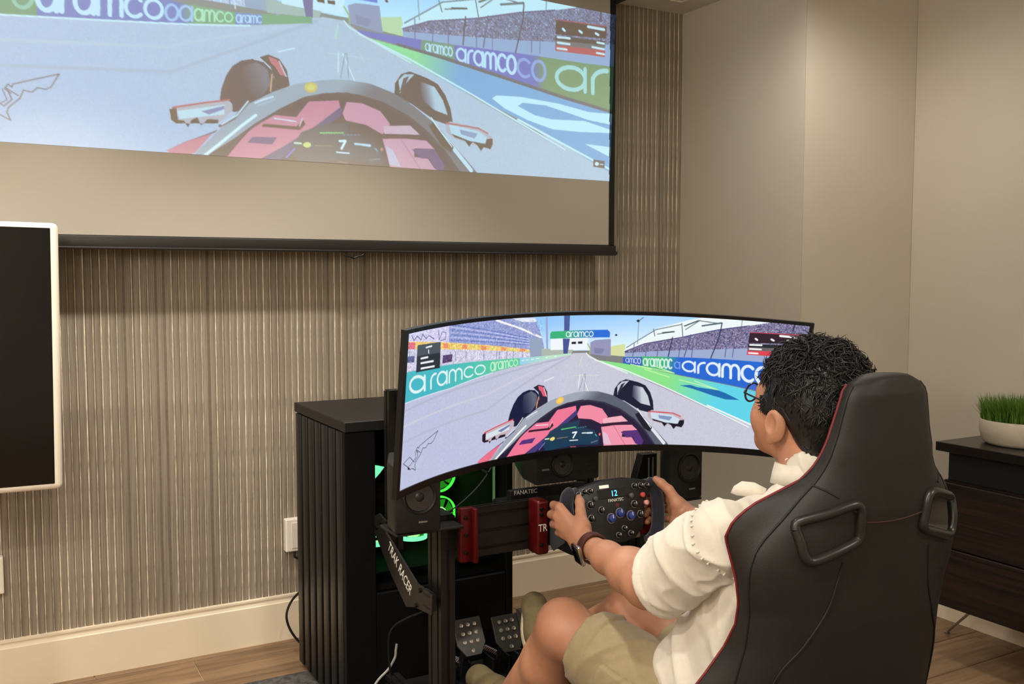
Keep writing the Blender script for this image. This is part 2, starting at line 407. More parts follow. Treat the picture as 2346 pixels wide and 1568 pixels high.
# wall outlet boxes
def plate(x0, x1, z0, z1, lab, n=1, cable=False):
    t = thing('wall_outlet', lab, 'outlet', ((x0 + x1) / 2, YW, z0))
    B().rbox((x0, YW - 0.030, z0), (x1, YW, z1), 0.004, 2).build('cover', M_white, t)
    h = (z1 - z0) / n
    for i in range(n):
        B().rbox((x0 + 0.02, YW - 0.0325, z0 + i * h + 0.012), (x1 - 0.02, YW - 0.029, z0 + (i + 1) * h - 0.012), 0.002, 1).build('insert', mat('outlet_insert', (222, 212, 194), 0.35), t)
    if cable: B().tube(spline([(x0 + 0.03, YW - 0.028, z0), (x0 + 0.032, YW - 0.03, z0 - 0.02), (x0 + 0.06, YW - 0.03, z0 - 0.03), (x0 + 0.12, YW - 0.03, z0 - 0.04)]), 0.004, 8).build('plug_lead', M_black, t, True)
    return t
plate(-0.070, 0.030, 0.318, 0.434, 'cream double wall outlet box low on the ribbed wall at the far left', 2)
plate(0.912, 1.02, 0.321, 0.439, 'cream wall outlet box with a lead, half hidden behind the black cabinet', 1, True)

# ------------------------------------------------------------------ credenza and plant by the side wall
t = thing('credenza', 'dark wood credenza with black top and thin metal legs along the side wall', 'credenza', (2.97, 1.3, 0))
M_top = mat('credenza_top', (30, 26, 24), 0.25, var=0.1, scale=12)
B().rbox((2.766, 0.35, 0.720), (3.155, 2.062, 0.750), 0.002, 1).build('top', M_top, t)
B().box((2.815, 0.40, 0.6205), (3.15, 2.045, 0.7195)).build('recess', mat('deep_black', (6, 6, 6), 0.7), t)
body = B().box((2.802, 0.38, 0.19), (3.15, 2.05, 0.62)).build('body', M_dark, t)
zs = [0.193, 0.395, 0.617]
for i in range(2):
    for (y0, y1) in ((1.235, 2.048), (0.383, 1.228)):
        B().rbox((2.786, y0, zs[i] + 0.002), (2.802, y1, zs[i + 1] - 0.003), 0.002, 1).build('drawer_front', M_dark, t)
M_steel = mat('brushed_steel', (170, 165, 158), 0.3, metal=1.0)
for (lx, ly, fx, fy) in ((3.02, 2.02, 3.035, 2.19), (2.86, 1.2, 2.84, 1.24), (3.0, 0.5, 3.03, 0.42), (2.86, 0.5, 2.84, 0.44)):
    B().tube([(lx - 0.012, ly, 0.192), (fx - 0.004, fy, 0.004)], 0.003, 8).tube([(lx + 0.012, ly, 0.192), (fx + 0.003, fy, 0.004)], 0.003, 8).lathe([(0.010, 0), (0.010, 0.006)], Matrix.Translation((fx, fy, 0.0)), 10).build('leg', M_steel, t, True)

px, py, pz = 2.965, 1.885, 0.7502
t = thing('potted_grass', 'low round off-white bowl of short green artificial grass on the credenza', 'potted plant', (px, py, pz))
B().lathe([(0.100, 0.0), (0.110, 0.002), (0.122, 0.012), (0.131, 0.045), (0.132, 0.078), (0.130, 0.082), (0.125, 0.080), (0.122, 0.066)], Matrix.Translation((px, py, pz)), 48).build('bowl', mat('stoneware', (196, 184, 164), 0.6, var=0.05, scale=40), t, True, 50)
B().lathe([(0.123, 0.0), (0.118, 0.004)], Matrix.Translation((px, py, pz + 0.062)), 32).build('soil', mat('moss', (34, 40, 18), 0.95, var=0.4, scale=150), t)
g = B(); rnd = random.Random(3)
for i in range(2600):
    a = rnd.uniform(0, 6.283); rr = 0.122 * math.sqrt(rnd.random()); h = rnd.uniform(0.062, 0.108); ln = rnd.uniform(0.0, 0.028) * (0.4 + rr / 0.122); tw = a + rnd.uniform(-0.8, 0.8); wd = rnd.uniform(0.0012, 0.0022); fa = rnd.uniform(0, 3.14)
    bx, by = px + rr * math.cos(a), py + rr * math.sin(a); ux, uy = math.cos(fa) * wd, math.sin(fa) * wd
    pts = []
    for k, (s, q) in enumerate(((0, 1), (0.5, 0.8), (1, 0.12))):
        cx, cy, cz = bx + math.cos(tw) * ln * s * s, by + math.sin(tw) * ln * s * s, pz + 0.064 + h * s * (1 - 0.12 * s)
        pts += [(cx - ux * q, cy - uy * q, cz), (cx + ux * q, cy + uy * q, cz)]
    g.add(pts, [(0, 1, 3, 2), (2, 3, 5, 4)])
go = g.build('grass', mat('grass_blades', (86, 122, 34), 0.6, var=0.5, scale=90, stretch=(1, 1, 0.5)), t); go['kind'] = 'stuff'

# ------------------------------------------------------------------ the racing picture shown on both screens
# shapes in the picture's own coordinates: u 0..2000 left to right, v 0..1000 top to bottom
PIC = '''
[0,"G",[150,200,250],[222,244,255],[922,13,939,277],[-83,-234,1405,-141,2132,-241,2179,314,-56,219]]
[0,"P",[150,160,210],[-58,-92,590,-18,713,6,758,156,773,226,770,291,506,281,-37,256]]
[0,"P",[212,208,240],[-57,-84,242,-81,250,111,-49,57]]
[0,"L",[120,115,165],8,[25,17,42,53,60,29,85,59,91,24,116,58,130,41,162,70]]
[0,"L",[130,125,170],7,[185,20,193,83,208,32,231,45,230,86,201,89]]
[0,"L",[110,125,190],7,[250,-5,458,62,688,149]]
[0,"L",[185,190,235],7,[251,11,459,76,689,157]]
[0,"L",[110,125,190],7,[252,28,460,90,689,165]]
[0,"L",[185,190,235],7,[253,45,460,104,690,173]]
[0,"L",[110,125,190],7,[254,62,461,118,690,182]]
[0,"L",[185,190,235],7,[255,79,462,132,691,190]]
[0,"L",[110,125,190],7,[256,96,463,147,691,198]]
[0,"L",[248,248,255],16,[510,6,630,70,751,150]]
[0,"L",[170,175,200],10,[598,-4,720,129]]
[0,"P",[225,232,250],[578,-6,713,9,725,38,647,32]]
[0,"P",[242,202,120],[-50,37,209,101,464,168,697,232,698,257,467,205,212,149,-47,85]]
[0,"P",[238,150,110],[217,109,247,117,249,149,219,142]]
[0,"P",[230,215,120],[273,125,302,133,304,164,275,157]]
[0,"P",[238,150,110],[328,141,357,148,359,177,330,170]]
[0,"P",[230,215,120],[383,155,411,162,413,190,384,183]]
[0,"P",[238,150,110],[436,169,465,176,466,202,438,196]]
[0,"P",[230,215,120],[490,183,518,189,519,213,491,207]]
[0,"P",[238,150,110],[542,195,570,201,571,223,544,218]]
[0,"P",[230,215,120],[594,208,622,213,623,233,595,229]]
[0,"P",[238,150,110],[646,219,673,224,674,243,647,238]]
[0,"P",[225,110,130],[7,56,51,67,50,110,6,99]]
[0,"P",[208,205,228],[-47,85,212,149,467,205,769,267,774,293,499,280,241,267,-38,244]]
[0,"L",[120,125,165],5,[18,114,20,170]]
[0,"L",[120,125,165],5,[265,173,267,233]]
[0,"L",[120,125,165],5,[294,179,296,239]]
[0,"L",[120,125,165],5,[353,191,355,252]]
[0,"L",[120,125,165],5,[453,210,455,272]]
[0,"L",[120,125,165],5,[523,221,525,284]]
[0,"L",[120,125,165],5,[537,224,539,287]]
[0,"L",[120,125,165],5,[578,230,581,293]]
[0,"L",[120,125,165],5,[613,235,615,298]]
[0,"L",[120,125,165],5,[660,241,663,305]]
[0,"L",[245,245,255],6,[410,207,412,259]]
[0,"L",[245,245,255],6,[421,208,423,261]]
[0,"L",[245,245,255],6,[558,231,560,285]]
[0,"L",[245,245,255],6,[674,247,676,303]]
[0,"P",[95,100,140],[4,142,52,151,50,191,3,181]]
[0,"P",[90,70,110],[221,189,277,193,276,243,221,243]]
[0,"N",38,[-58,-92,751,31,770,291,-38,244]]
[0,"P",[150,165,190],[695,154,755,155,770,291,704,292]]
[0,"L",[150,165,205],18,[772,15,794,302]]
[0,"P",[175,185,175],[760,234,924,247,914,289,764,299]]
[0,"P",[240,245,252],[802,166,996,170,989,256,807,248]]
[0,"P",[150,150,185],[1004,204,1028,186,1104,180,1113,313,1010,290]]
[0,"P",[130,130,170],[1026,243,1077,254,1067,292,1029,286]]
[0,"P",[215,222,165],[1107,235,1175,216,1188,314,1112,303]]
[0,"L",[170,185,120],10,[992,213,1007,252,1007,290]]
[0,"P",[75,92,155],[860,1,890,2,894,128,868,127]]
[0,"P",[70,85,150],[864,168,900,171,895,293,875,291]]
[0,"G",[58,178,125],[45,110,215],[879,151,1027,157],[797,125,805,113,1083,110,1097,130,1098,168,799,165]]
[0,"T",[235,248,255],0.16,"aramco",[877,119,1015,121,1017,162,879,158]]
[0,"P",[30,35,50],[910,195,933,194,933,213,911,212]]
[0,"P",[30,35,50],[942,194,965,193,965,212,943,211]]
[0,"P",[238,248,250],[1174,265,1322,96,1478,18,1677,-51,2009,-102,2028,130,1176,286]]
[0,"L",[105,120,130],8,[1185,245,1317,106,1431,61]]
[0,"L",[105,120,130],8,[1304,102,1314,155]]
[0,"L",[105,120,130],8,[1433,51,1445,148]]
[0,"L",[105,120,130],8,[1446,70,1508,24,1597,37]]
[0,"L",[105,120,130],8,[1454,98,1514,25]]
[0,"L",[105,120,130],8,[1227,47,1250,17]]
[0,"L",[105,120,130],8,[1325,140,1402,117]]
[0,"L",[60,90,90],10,[1449,71,1505,28]]
[0,"L",[60,80,80],12,[1349,129,1402,117]]
[0,"L",[90,110,120],14,[1529,63,1614,33]]
[0,"L",[140,160,170],7,[1229,30,1236,216]]
[0,"L",[140,160,170],7,[1706,-6,1704,83]]
[0,"P",[40,50,60],[1235,44,1235,46,1234,49,1232,51,1230,53,1228,53,1226,53,1224,52,1222,50,1220,48,1219,45,1219,43,1219,40,1221,37,1222,36,1225,34,1227,34,1229,35,1231,36,1233,38,1234,41]]
[0,"P",[50,60,70],[1134,151,1133,153,1133,155,1132,157,1130,158,1129,158,1127,158,1126,157,1124,156,1123,154,1122,152,1122,150,1123,147,1123,146,1125,144,1126,143,1128,143,1129,144,1131,145,1132,146,1133,149]]
[0,"P",[122,116,150],[1178,275,1269,215,1435,160,1601,87,1741,39,1850,-7,2020,-36,2037,172,1754,213,1589,240,1179,292]]
[0,"N",70,[1178,275,1269,215,1435,160,1601,87,1741,39,1850,-7,2020,-36,2037,172,1754,213,1589,240,1179,292]]
[0,"L",[70,65,120],8,[1178,275,1269,215,1435,160,1601,87,1741,39]]
[0,"P",[158,172,208],[1179,288,1589,240,1754,213,2036,167,2047,304,1887,312,1588,312,1181,318]]
[0,"L",[90,100,150],7,[1220,216,1219,318]]
[0,"L",[90,100,150],7,[1282,215,1280,318]]
[0,"L",[90,100,150],7,[1336,213,1335,316]]
[0,"L",[90,100,150],7,[1438,207,1437,311]]
[0,"L",[90,100,150],7,[1497,203,1497,307]]
[0,"L",[90,100,150],7,[1649,189,1649,293]]
[0,"L",[90,100,150],7,[1683,185,1683,289]]
[0,"L",[45,50,85],9,[1398,161,1388,309]]
[0,"L",[45,50,85],9,[1617,34,1613,133,1585,313]]
[0,"L",[80,90,130],9,[1481,136,1463,305]]
[0,"L",[60,60,90],14,[1936,-11,1933,49]]
[1,"G",[70,178,118],[40,104,210],[1363,330,1442,346],[1175,316,1307,312,1588,310,1887,310,2048,306,2070,580,1796,532,1462,452,1178,367]]
[1,"P",[60,95,190],[1172,318,1264,318,1269,387,1175,364]]
[1,"T",[190,205,240],0.16,"amco",[1185,325,1259,325,1262,372,1187,356]]
[1,"T",[205,240,225],0.16,"aramcoc",[1270,325,1408,326,1413,407,1274,382]]
[1,"T",[225,238,255],0.17,"aramco",[1454,337,1856,345,1867,491,1459,416]]
[1,"T",[120,160,235],0.16,"a",[1418,347,1448,345,1452,405,1422,396]]
[2,"P",[86,100,190],[1026,315,1178,316,1357,315,1589,309,1786,308,2066,303,2075,579,1775,514,1590,465,1321,396,1160,359,1026,333]]
[2,"P",[92,150,120],[1240,317,1357,315,1357,404,1239,377]]
[2,"G",[86,100,190],[110,148,100],[1652,371,1696,362],[1635,310,1786,308,2066,303,2075,579,1775,514,1637,477]]
[2,"T",[215,232,245],0.16,"aramco",[1254,328,1350,330,1350,381,1254,369]]
[2,"T",[222,234,250],0.17,"aramco",[1363,328,1589,324,1590,432,1363,396]]
[2,"T",[150,165,220],0.15,"co",[1589,333,1710,327,1711,454,1590,434]]
[2,"T",[188,225,215],0.17,"ar",[1744,341,1983,319,1987,482,1746,476]]
[2,"L",[75,85,100],22,[1160,360,1321,394,1590,467,1775,519,2044,584]]
[1,"G",[140,226,140],[98,212,232],[1403,467,1638,591],[1035,334,1178,367,1462,456,1797,538,2093,595,2132,1066,1790,822,1396,547,1035,349]]
[2,"G",[140,228,150],[95,168,215],[1215,442,1368,491],[1015,336,1160,365,1321,403,1590,476,1775,529,2044,594,2056,989,1638,695,1320,517,1148,414]]
[1,"L",[195,245,170],8,[1244,382,1425,436,1337,390]]
[1,"L",[195,245,170],8,[1283,411,1403,467]]
[1,"L",[195,245,170],8,[1213,372,1314,410]]
[1,"L",[195,245,170],8,[1452,485,1635,551,1524,490]]
[1,"P",[30,105,175],[1458,529,1509,523,1540,539,1635,553,1672,572,1739,619,1676,622,1615,598,1572,577,1517,551]]
[2,"P",[225,245,252],[1496,576,1512,557,1604,548,1761,560,1892,588,2044,584,2046,656,1893,637,1834,617,1706,579,1617,579,1597,601,1665,643,1735,656,1878,645,2047,697,1850,714,1742,714,1638,676,1545,624]]
[2,"P",[225,245,252],[1881,782,2050,790,2053,884,1966,831]]
[0,"G",[200,200,216],[190,194,222],[939,286,367,936],[926,278,990,281,1047,335,1397,562,1796,834,1638,699,2056,984,2063,1226,-137,1129,-59,439,279,419,511,364,779,319,914,286]]
[0,"N",7,[926,278,990,281,1047,335,1397,562,1796,834,1638,699,2056,984,2063,1226,-137,1129,-59,439,279,419,511,364,779,319,914,286]]
[0,"L",[235,245,245],11,[1035,334,1204,426,1397,552,1605,696,1796,828]]
[0,"L",[235,245,245],14,[1598,678,1838,826,2007,931]]
[0,"L",[235,240,235],9,[990,281,1005,309,1085,365,1202,441]]
[0,"L",[182,184,205],16,[-23,493,479,409,908,303]]
[0,"L",[204,204,220],16,[-18,592,485,518,908,303]]
[0,"L",[184,186,206],16,[-12,693,492,628,908,303]]
[0,"L",[245,248,250],6,[788,475,836,448]]
[0,"L",[240,245,240],7,[969,441,965,537]]
[0,"L",[240,245,240],7,[982,442,1016,570]]
[0,"L",[200,225,205],10,[970,307,961,373]]
[0,"L",[222,226,222],4,[937,448,1065,452]]
[0,"L",[120,130,140],4,[990,437,972,563]]
[0,"L",[120,130,140],4,[995,436,997,558]]
[1,"G",[72,184,196],[98,205,160],[200,326,578,329],[-71,236,218,257,492,277,650,287,653,339,511,364,279,419,-59,439]]
[1,"G",[150,208,236],[190,230,200],[651,313,811,304],[650,287,777,288,913,279,914,288,779,321,653,339]]
[1,"T",[222,242,245],0.17,"a",[24,275,131,290,137,396,31,391]]
[1,"T",[222,242,245],0.15,"ramco",[149,291,469,299,473,364,155,397]]
[1,"T",[190,240,200],0.16,"aramco",[493,292,640,293,643,339,497,359]]
[1,"L",[235,245,255],7,[661,307,672,307]]
[1,"L",[235,245,255],7,[685,306,695,305]]
[1,"L",[235,245,255],7,[711,304,722,304]]
[1,"L",[235,245,255],7,[738,303,748,302]]
[1,"L",[235,245,255],7,[784,300,794,299]]
[1,"L",[235,245,255],7,[830,296,840,295]]
[1,"L",[225,235,245],6,[-59,441,279,422,511,367]]
[2,"G",[70,110,190],[90,165,120],[528,344,560,336],[-31,265,122,284,324,300,549,315,671,320,893,287,892,317,712,369,544,403,344,436,108,470,-49,486]]
[2,"P",[70,150,112],[-31,265,103,280,193,293,188,458,108,470,-49,486]]
[2,"P",[75,130,195],[675,321,749,311,747,359,673,376]]
[2,"T",[222,236,250],0.17,"aramco",[195,311,490,317,486,401,186,439]]
[2,"T",[170,200,235],0.15,"oa",[491,327,565,321,561,390,487,405]]
[2,"T",[185,235,190],0.16,"amco",[566,328,669,324,667,368,563,387]]
[2,"T",[205,225,245],0.16,"aramc",[677,328,748,318,747,352,675,368]]
[2,"T",[140,200,170],0.12,"o",[139,309,191,318,183,439,130,440]]
[2,"L",[235,242,245],9,[-50,489,108,473,344,438,544,406,712,372]]
[0,"L",[70,75,85],4,[90,776,97,820,88,831,66,857,49,867,46,861]]
[0,"L",[70,75,85],5,[108,792,95,775,104,754,111,766,115,752,221,690,198,750,185,762,168,757,154,779,136,774,126,809,98,852,93,873,99,906,77,885,67,890,58,873,33,845,20,831,58,802,88,848,108,818,100,773,124,800]]
[0,"P",[60,40,70],[64,881,63,884,63,885,61,886,59,887,57,886,55,885,53,883,51,881,50,879,49,876,49,874,49,872,51,870,52,870,54,870,56,871,58,872,60,874,62,877,63,879]]
[0,"P",[22,28,62],[613,747,621,681,637,616,656,569,681,539,712,525,744,533,765,566,773,616,763,685,713,753,651,785]]
[0,"G",[26,30,62],[95,100,120],[682,662,745,621],[686,560,726,537,756,567,760,633,733,697,681,692]]
[0,"P",[40,38,60],[734,512,759,494,790,508,810,557,816,630,774,675,763,677,773,608,763,551]]
[0,"P",[225,95,115],[759,502,781,511,799,552,805,588,789,583,777,549,764,529]]
[0,"L",[240,200,205],8,[789,520,807,587]]
[0,"L",[230,150,110],10,[766,588,759,667]]
[0,"P",[24,28,52],[1144,628,1148,558,1169,507,1198,487,1232,499,1261,511,1296,535,1322,588,1340,657,1351,755,1282,729,1201,653]]
[0,"G",[200,205,215],[40,44,70],[1283,613,1236,629],[1237,533,1284,551,1313,616,1330,694,1282,675,1236,621]]
[0,"P",[200,205,215],[1160,539,1180,505,1215,498,1185,551,1164,607]]
[0,"P",[45,45,70],[1177,527,1197,510,1173,588,1162,603]]
[0,"P",[36,30,58],[543,1006,645,908,738,790,833,695,919,646,998,628,955,637,1024,631,1105,656,1200,723,1281,828,1353,939,1390,1029,1077,1184,545,1231]]
[0,"P",[232,115,140],[460,992,517,939,591,886,537,992,497,1019]]
[0,"P",[60,62,110],[458,990,591,884,604,873,595,889,509,948]]
[0,"P",[238,120,150],[733,813,768,780,830,781,870,698,963,677,967,712,870,839,792,927,684,1036,596,1045,629,989,658,929,686,876,710,839]]
[0,"P",[84,52,120],[699,896,769,890,753,927,682,926]]
[0,"P",[50,20,40],[732,828,828,828,851,792,857,814,837,844,727,842]]
[0,"P",[70,60,120],[966,712,973,718,970,750,854,892,757,1021,684,1044,792,927,870,839]]
[0,"L",[245,225,235],7,[765,797,829,803]]
[0,"L",[250,200,215],6,[849,784,838,825]]
[0,"P",[240,140,165],[973,741,988,681,1036,678,1097,711,1128,774,1101,830,1047,788,982,775]]
[0,"P",[242,175,190],[1105,786,1196,770,1230,815,1107,826]]
[0,"P",[240,150,172],[1101,853,1163,842,1251,843,1280,885,1209,891,1208,937,1257,942,1279,993,1309,1009,1195,1047,1131,1053,1121,987]]
[0,"P",[86,50,120],[1200,897,1280,885,1316,971,1309,1009,1279,993,1262,940,1232,943]]
[0,"P",[60,25,50],[1107,832,1233,818,1239,832,1109,852]]
[0,"L",[180,100,130],4,[1163,848,1231,1007]]
[0,"P",[225,190,210],[1111,886,1121,987,1161,996,1134,909]]
[0,"P",[28,60,84],[806,945,842,855,905,807,993,786,986,841,1067,874,1099,940,1092,990,983,979,861,1001,840,1037]]
[0,"L",[90,200,120],10,[901,849,905,850]]
[0,"L",[90,200,120],10,[909,848,913,848]]
[0,"L",[90,200,120],10,[918,847,922,847]]
[0,"L",[90,200,120],10,[926,846,930,846]]
[0,"L",[90,200,120],10,[934,845,938,845]]
[0,"L",[90,200,120],10,[943,844,946,844]]
[0,"L",[90,200,120],10,[951,842,955,843]]
[0,"L",[90,200,120],10,[959,841,963,842]]
[0,"L",[90,200,120],10,[968,840,972,840]]
[0,"L",[60,120,150],8,[973,850,978,851]]
[0,"L",[60,120,150],8,[985,848,990,849]]
[0,"L",[60,120,150],8,[996,846,1002,847]]
[0,"L",[60,120,150],8,[1008,845,1014,846]]
[0,"L",[60,120,150],8,[1020,843,1026,844]]
[0,"L",[245,250,255],13,[960,883,979,880,965,922]]
[0,"L",[235,240,250],8,[949,942,989,943]]
[0,"L",[220,225,190],11,[821,911,840,911]]
[0,"P",[240,220,120],[871,914,870,918,868,922,866,925,863,928,859,929,855,929,852,928,849,926,847,923,846,919,846,915,847,910,850,907,853,904,856,902,860,901,863,901,867,903,869,906,870,910]]
[0,"L",[150,140,110],5,[882,916,936,912]]
[0,"L",[215,230,240],11,[1009,891,1028,892]]
[0,"L",[215,230,240],14,[1034,893,1058,894]]
[0,"L",[80,160,190],9,[1075,908,1082,920]]
[0,"P",[220,110,110],[1102,909,1102,912,1101,915,1100,917,1099,919,1097,920,1096,920,1094,919,1093,917,1092,915,1092,912,1092,908,1092,905,1093,903,1095,901,1096,899,1098,899,1099,899,1100,901,1101,903,1102,906]]
[0,"L",[120,110,200],9,[793,986,820,939]]
[0,"L",[160,80,90],9,[956,991,982,993]]
[0,"L",[110,110,130],10,[1059,971,1088,959]]
[0,"G",[92,96,112],[160,166,180],[1034,664,993,578],[503,1070,540,990,604,879,692,740,766,669,836,618,912,587,999,564,931,580,999,569,1068,575,1145,610,1212,668,1282,745,1341,839,1428,983,1480,1079,1409,1066,1371,1003,1316,883,1257,791,1188,716,1105,660,1024,637,955,640,997,634,919,650,857,680,785,749,710,832,645,912,573,995,536,1066]]
[0,"L",[50,48,66],14,[608,969,710,835,785,752,857,684,919,654,997,638,955,645,1024,642,1105,666,1188,723,1257,798,1316,890,1377,1016]]
[0,"L",[248,250,252],15,[555,1012,601,947,674,841,712,790]]
[0,"L",[70,72,95],14,[609,857,650,815,692,734]]
[0,"L",[235,238,245],7,[614,849,659,798,693,726]]
[0,"L",[225,228,235],28,[1281,765,1341,857,1415,989]]
[0,"P",[30,30,45],[1261,760,1279,745,1317,814,1351,865,1342,899,1310,870,1281,810]]
[0,"L",[245,248,250],7,[1271,717,1287,755,1344,866]]
[0,"P",[245,190,90],[899,624,897,632,895,640,890,646,885,651,879,654,873,654,868,652,864,648,860,642,859,635,859,628,861,620,865,613,869,607,875,603,881,602,887,602,892,605,896,610,898,617]]
[0,"P",[250,215,110],[890,626,889,630,888,635,885,639,882,641,879,643,876,643,873,642,870,640,868,636,867,632,868,628,869,623,871,619,873,616,877,613,880,613,883,613,886,615,888,618,890,621]]
[0,"L",[225,230,240],10,[712,731,737,711,765,693]]
[0,"L",[190,195,210],6,[718,744,769,706]]
[0,"P",[198,176,184],[478,801,493,781,636,729,648,745,648,774,623,822,605,843,493,863,479,847]]
[0,"P",[25,22,38],[479,799,497,789,498,845,514,846,523,876,534,839,550,824,558,862,577,829,606,828,605,845,493,861,481,847]]
[0,"P",[214,226,232],[499,803,627,754,624,800,502,840]]
[0,"P",[120,125,175],[562,795,626,759,626,774,582,807]]
[0,"P",[198,176,184],[1321,745,1339,727,1442,747,1496,792,1499,828,1490,859,1460,852,1410,841,1348,815,1325,786]]
[0,"P",[24,22,36],[1342,793,1410,821,1460,833,1464,809,1498,800,1499,830,1490,861,1464,853,1453,876,1438,843,1421,830,1408,858,1394,827,1354,811]]
[0,"P",[205,220,232],[1335,744,1441,765,1477,795,1470,833,1410,825,1342,793]]
[0,"P",[130,150,190],[1373,766,1441,779,1429,809,1379,792]]
[0,"L",[214,70,86],9,[489,789,564,757,641,728]]
[0,"L",[214,70,86],9,[1325,739,1442,749,1480,774]]
[0,"P",[46,50,58],[65,88,203,98,208,269,66,260]]
[0,"P",[78,84,92],[65,88,203,98,205,168,65,157]]
[0,"L",[240,242,246],12,[119,115,151,113]]
[0,"L",[240,242,246],9,[134,135,136,154]]
[0,"L",[240,242,246],14,[92,178,131,179]]
[0,"L",[240,242,246],14,[93,208,165,213]]
[0,"L",[240,242,246],14,[96,243,173,248]]
[0,"P",[52,34,46],[1746,89,1963,76,1962,146,1745,171]]
[0,"P",[40,44,50],[1745,177,1959,162,1958,187,1745,204]]
[0,"P",[110,100,104],[1745,204,1958,187,1957,216,1745,230]]
[0,"P",[226,66,80],[1745,230,1960,215,1958,253,1745,262]]
[0,"L",[200,70,90],7,[1746,89,1963,76]]
[0,"L",[248,246,246],18,[1881,96,1951,96]]
[0,"L",[248,246,246],16,[1775,134,1783,142]]
[0,"L",[248,246,246],16,[1845,129,1855,136]]
[0,"L",[248,246,246],16,[1915,126,1927,132]]
[0,"L",[248,246,246],14,[1754,184,1805,180]]
[0,"L",[248,246,246],14,[1923,176,1953,177]]
[0,"L",[248,246,246],14,[1755,215,1805,213]]
[0,"L",[248,246,246],14,[1902,207,1954,209]]
[0,"L",[248,246,246],14,[1754,247,1793,246]]
[0,"L",[248,246,246],14,[1922,237,1955,238]]
[0,"P",[40,48,60],[1922,872,1974,877,1974,921,1923,918]]
[0,"P",[235,240,245],[1947,897,1947,901,1946,904,1944,907,1942,909,1939,910,1936,910,1934,909,1932,907,1930,904,1929,901,1929,897,1930,894,1931,890,1933,888,1936,886,1939,886,1941,886,1944,888,1946,890,1947,893]]
[0,"L",[220,225,230],8,[1953,898,1967,900]]
'''
CW, CH = 1600, 480
AX, AY = CW / 2000.0, CH / 1000.0
rng = np.random.default_rng(5)
def P2(l): return np.array(l, float).reshape(-1, 2) * (AX, AY)
def cover(pts):
    """antialiased coverage of a polygon: window slices, alpha"""
    x0, y0 = np.floor(pts.min(0)).astype(int) - 1; x1, y1 = np.ceil(pts.max(0)).astype(int) + 2
    x0, y0, x1, y1 = max(x0, 0), max(y0, 0), min(x1, CW), min(y1, CH)
    if x1 <= x0 or y1 <= y0: return None
    ss = 3; X = (np.arange((x1 - x0) * ss) + 0.5) / ss + x0; Y = (np.arange((y1 - y0) * ss) + 0.5) / ss + y0
    ins = np.zeros((len(Y), len(X)), bool); n = len(pts)
    for i in range(n):
        (ax, ay), (bx, by) = pts[i], pts[(i + 1) % n]
        if ay == by: continue
        c = ((ay > Y) != (by > Y)); xi = ax + (Y - ay) * (bx - ax) / (by - ay)
        ins ^= c[:, None] & (X[None, :] < xi[:, None])
    a = ins.reshape(y1 - y0, ss, x1 - x0, ss).mean((1, 3))
    return slice(y0, y1), slice(x0, x1), a.astype(np.float32)
def fill(pts, col):
    c = cover(pts)
    if c: canvas[c[0], c[1]] += c[2][..., None] * (np.asarray(col, np.float32) - canvas[c[0], c[1]])
def stroke(pts, wd, col):
    pts = np.asarray(pts, float); x0, y0 = np.floor(pts.min(0) - wd - 2).astype(int); x1, y1 = np.ceil(pts.max(0) + wd + 2).astype(int)
    x0, y0, x1, y1 = max(x0, 0), max(y0, 0), min(x1, CW), min(y1, CH)
    if x1 <= x0 or y1 <= y0: return
    X, Y = np.meshgrid(np.arange(x0, x1) + 0.5, np.arange(y0, y1) + 0.5); d = np.full(X.shape, 1e9)
    for (ax, ay), (bx, by) in zip(pts[:-1], pts[1:]):
        dx, dy = bx - ax, by - ay; t = np.clip(((X - ax) * dx + (Y - ay) * dy) / max(dx * dx + dy * dy, 1e-9), 0, 1)
        d = np.minimum(d, np.hypot(X - ax - t * dx, Y - ay - t * dy))
    a = np.clip(wd / 2 + 0.5 - d, 0, 1)[..., None] * min(1, wd)
    canvas[y0:y1, x0:x1] += a * (np.asarray(col, np.float32) - canvas[y0:y1, x0:x1])
def arc(cx, cy, rx, ry, a0, a1, n=18): return [(cx + rx * math.cos(R(a0 + (a1 - a0) * i / n)), cy + ry * math.sin(R(a0 + (a1 - a0) * i / n))) for i in range(n + 1)]
GLYPH = {'a': (0.95, [arc(.45, .5, .4, .45, 0, 360), [(.85, .08), (.85, .95)]]), 'r': (0.62, [[(.12, .95), (.12, .4)], arc(.5, .5, .38, .42, 180, 275)]),
         'm': (1.25, [[(.1, .95), (.1, .45)], arc(.36, .42, .26, .36, 180, 360), [(.62, .45), (.62, .95)], arc(.88, .42, .26, .36, 180, 360), [(1.14, .45), (1.14, .95)]]),
         'c': (0.88, [arc(.48, .5, .4, .45, 45, 315)]), 'o': (0.95, [arc(.48, .5, .4, .45, 0, 360)])}
def word(wd, q, lw, col):
    tot = sum(GLYPH[ch][0] for ch in wd); x = 0; hgt = (np.linalg.norm(q[3] - q[0]) + np.linalg.norm(q[2] - q[1])) / 2
    for ch in wd:
        adv, strokes = GLYPH[ch]
        for st in strokes:
            pts = []
            for gx, gy in st:
                s = (x + gx) / tot; pts.append((q[0] * (1 - s) + q[1] * s) * (1 - gy) + (q[3] * (1 - s) + q[2] * s) * gy)
            loc = (x + 0.5) / tot; hh = np.linalg.norm((q[3] * (1 - loc) + q[2] * loc) - (q[0] * (1 - loc) + q[1] * loc))
            stroke(pts, max(0.8, lw * hh), col)
        x += adv
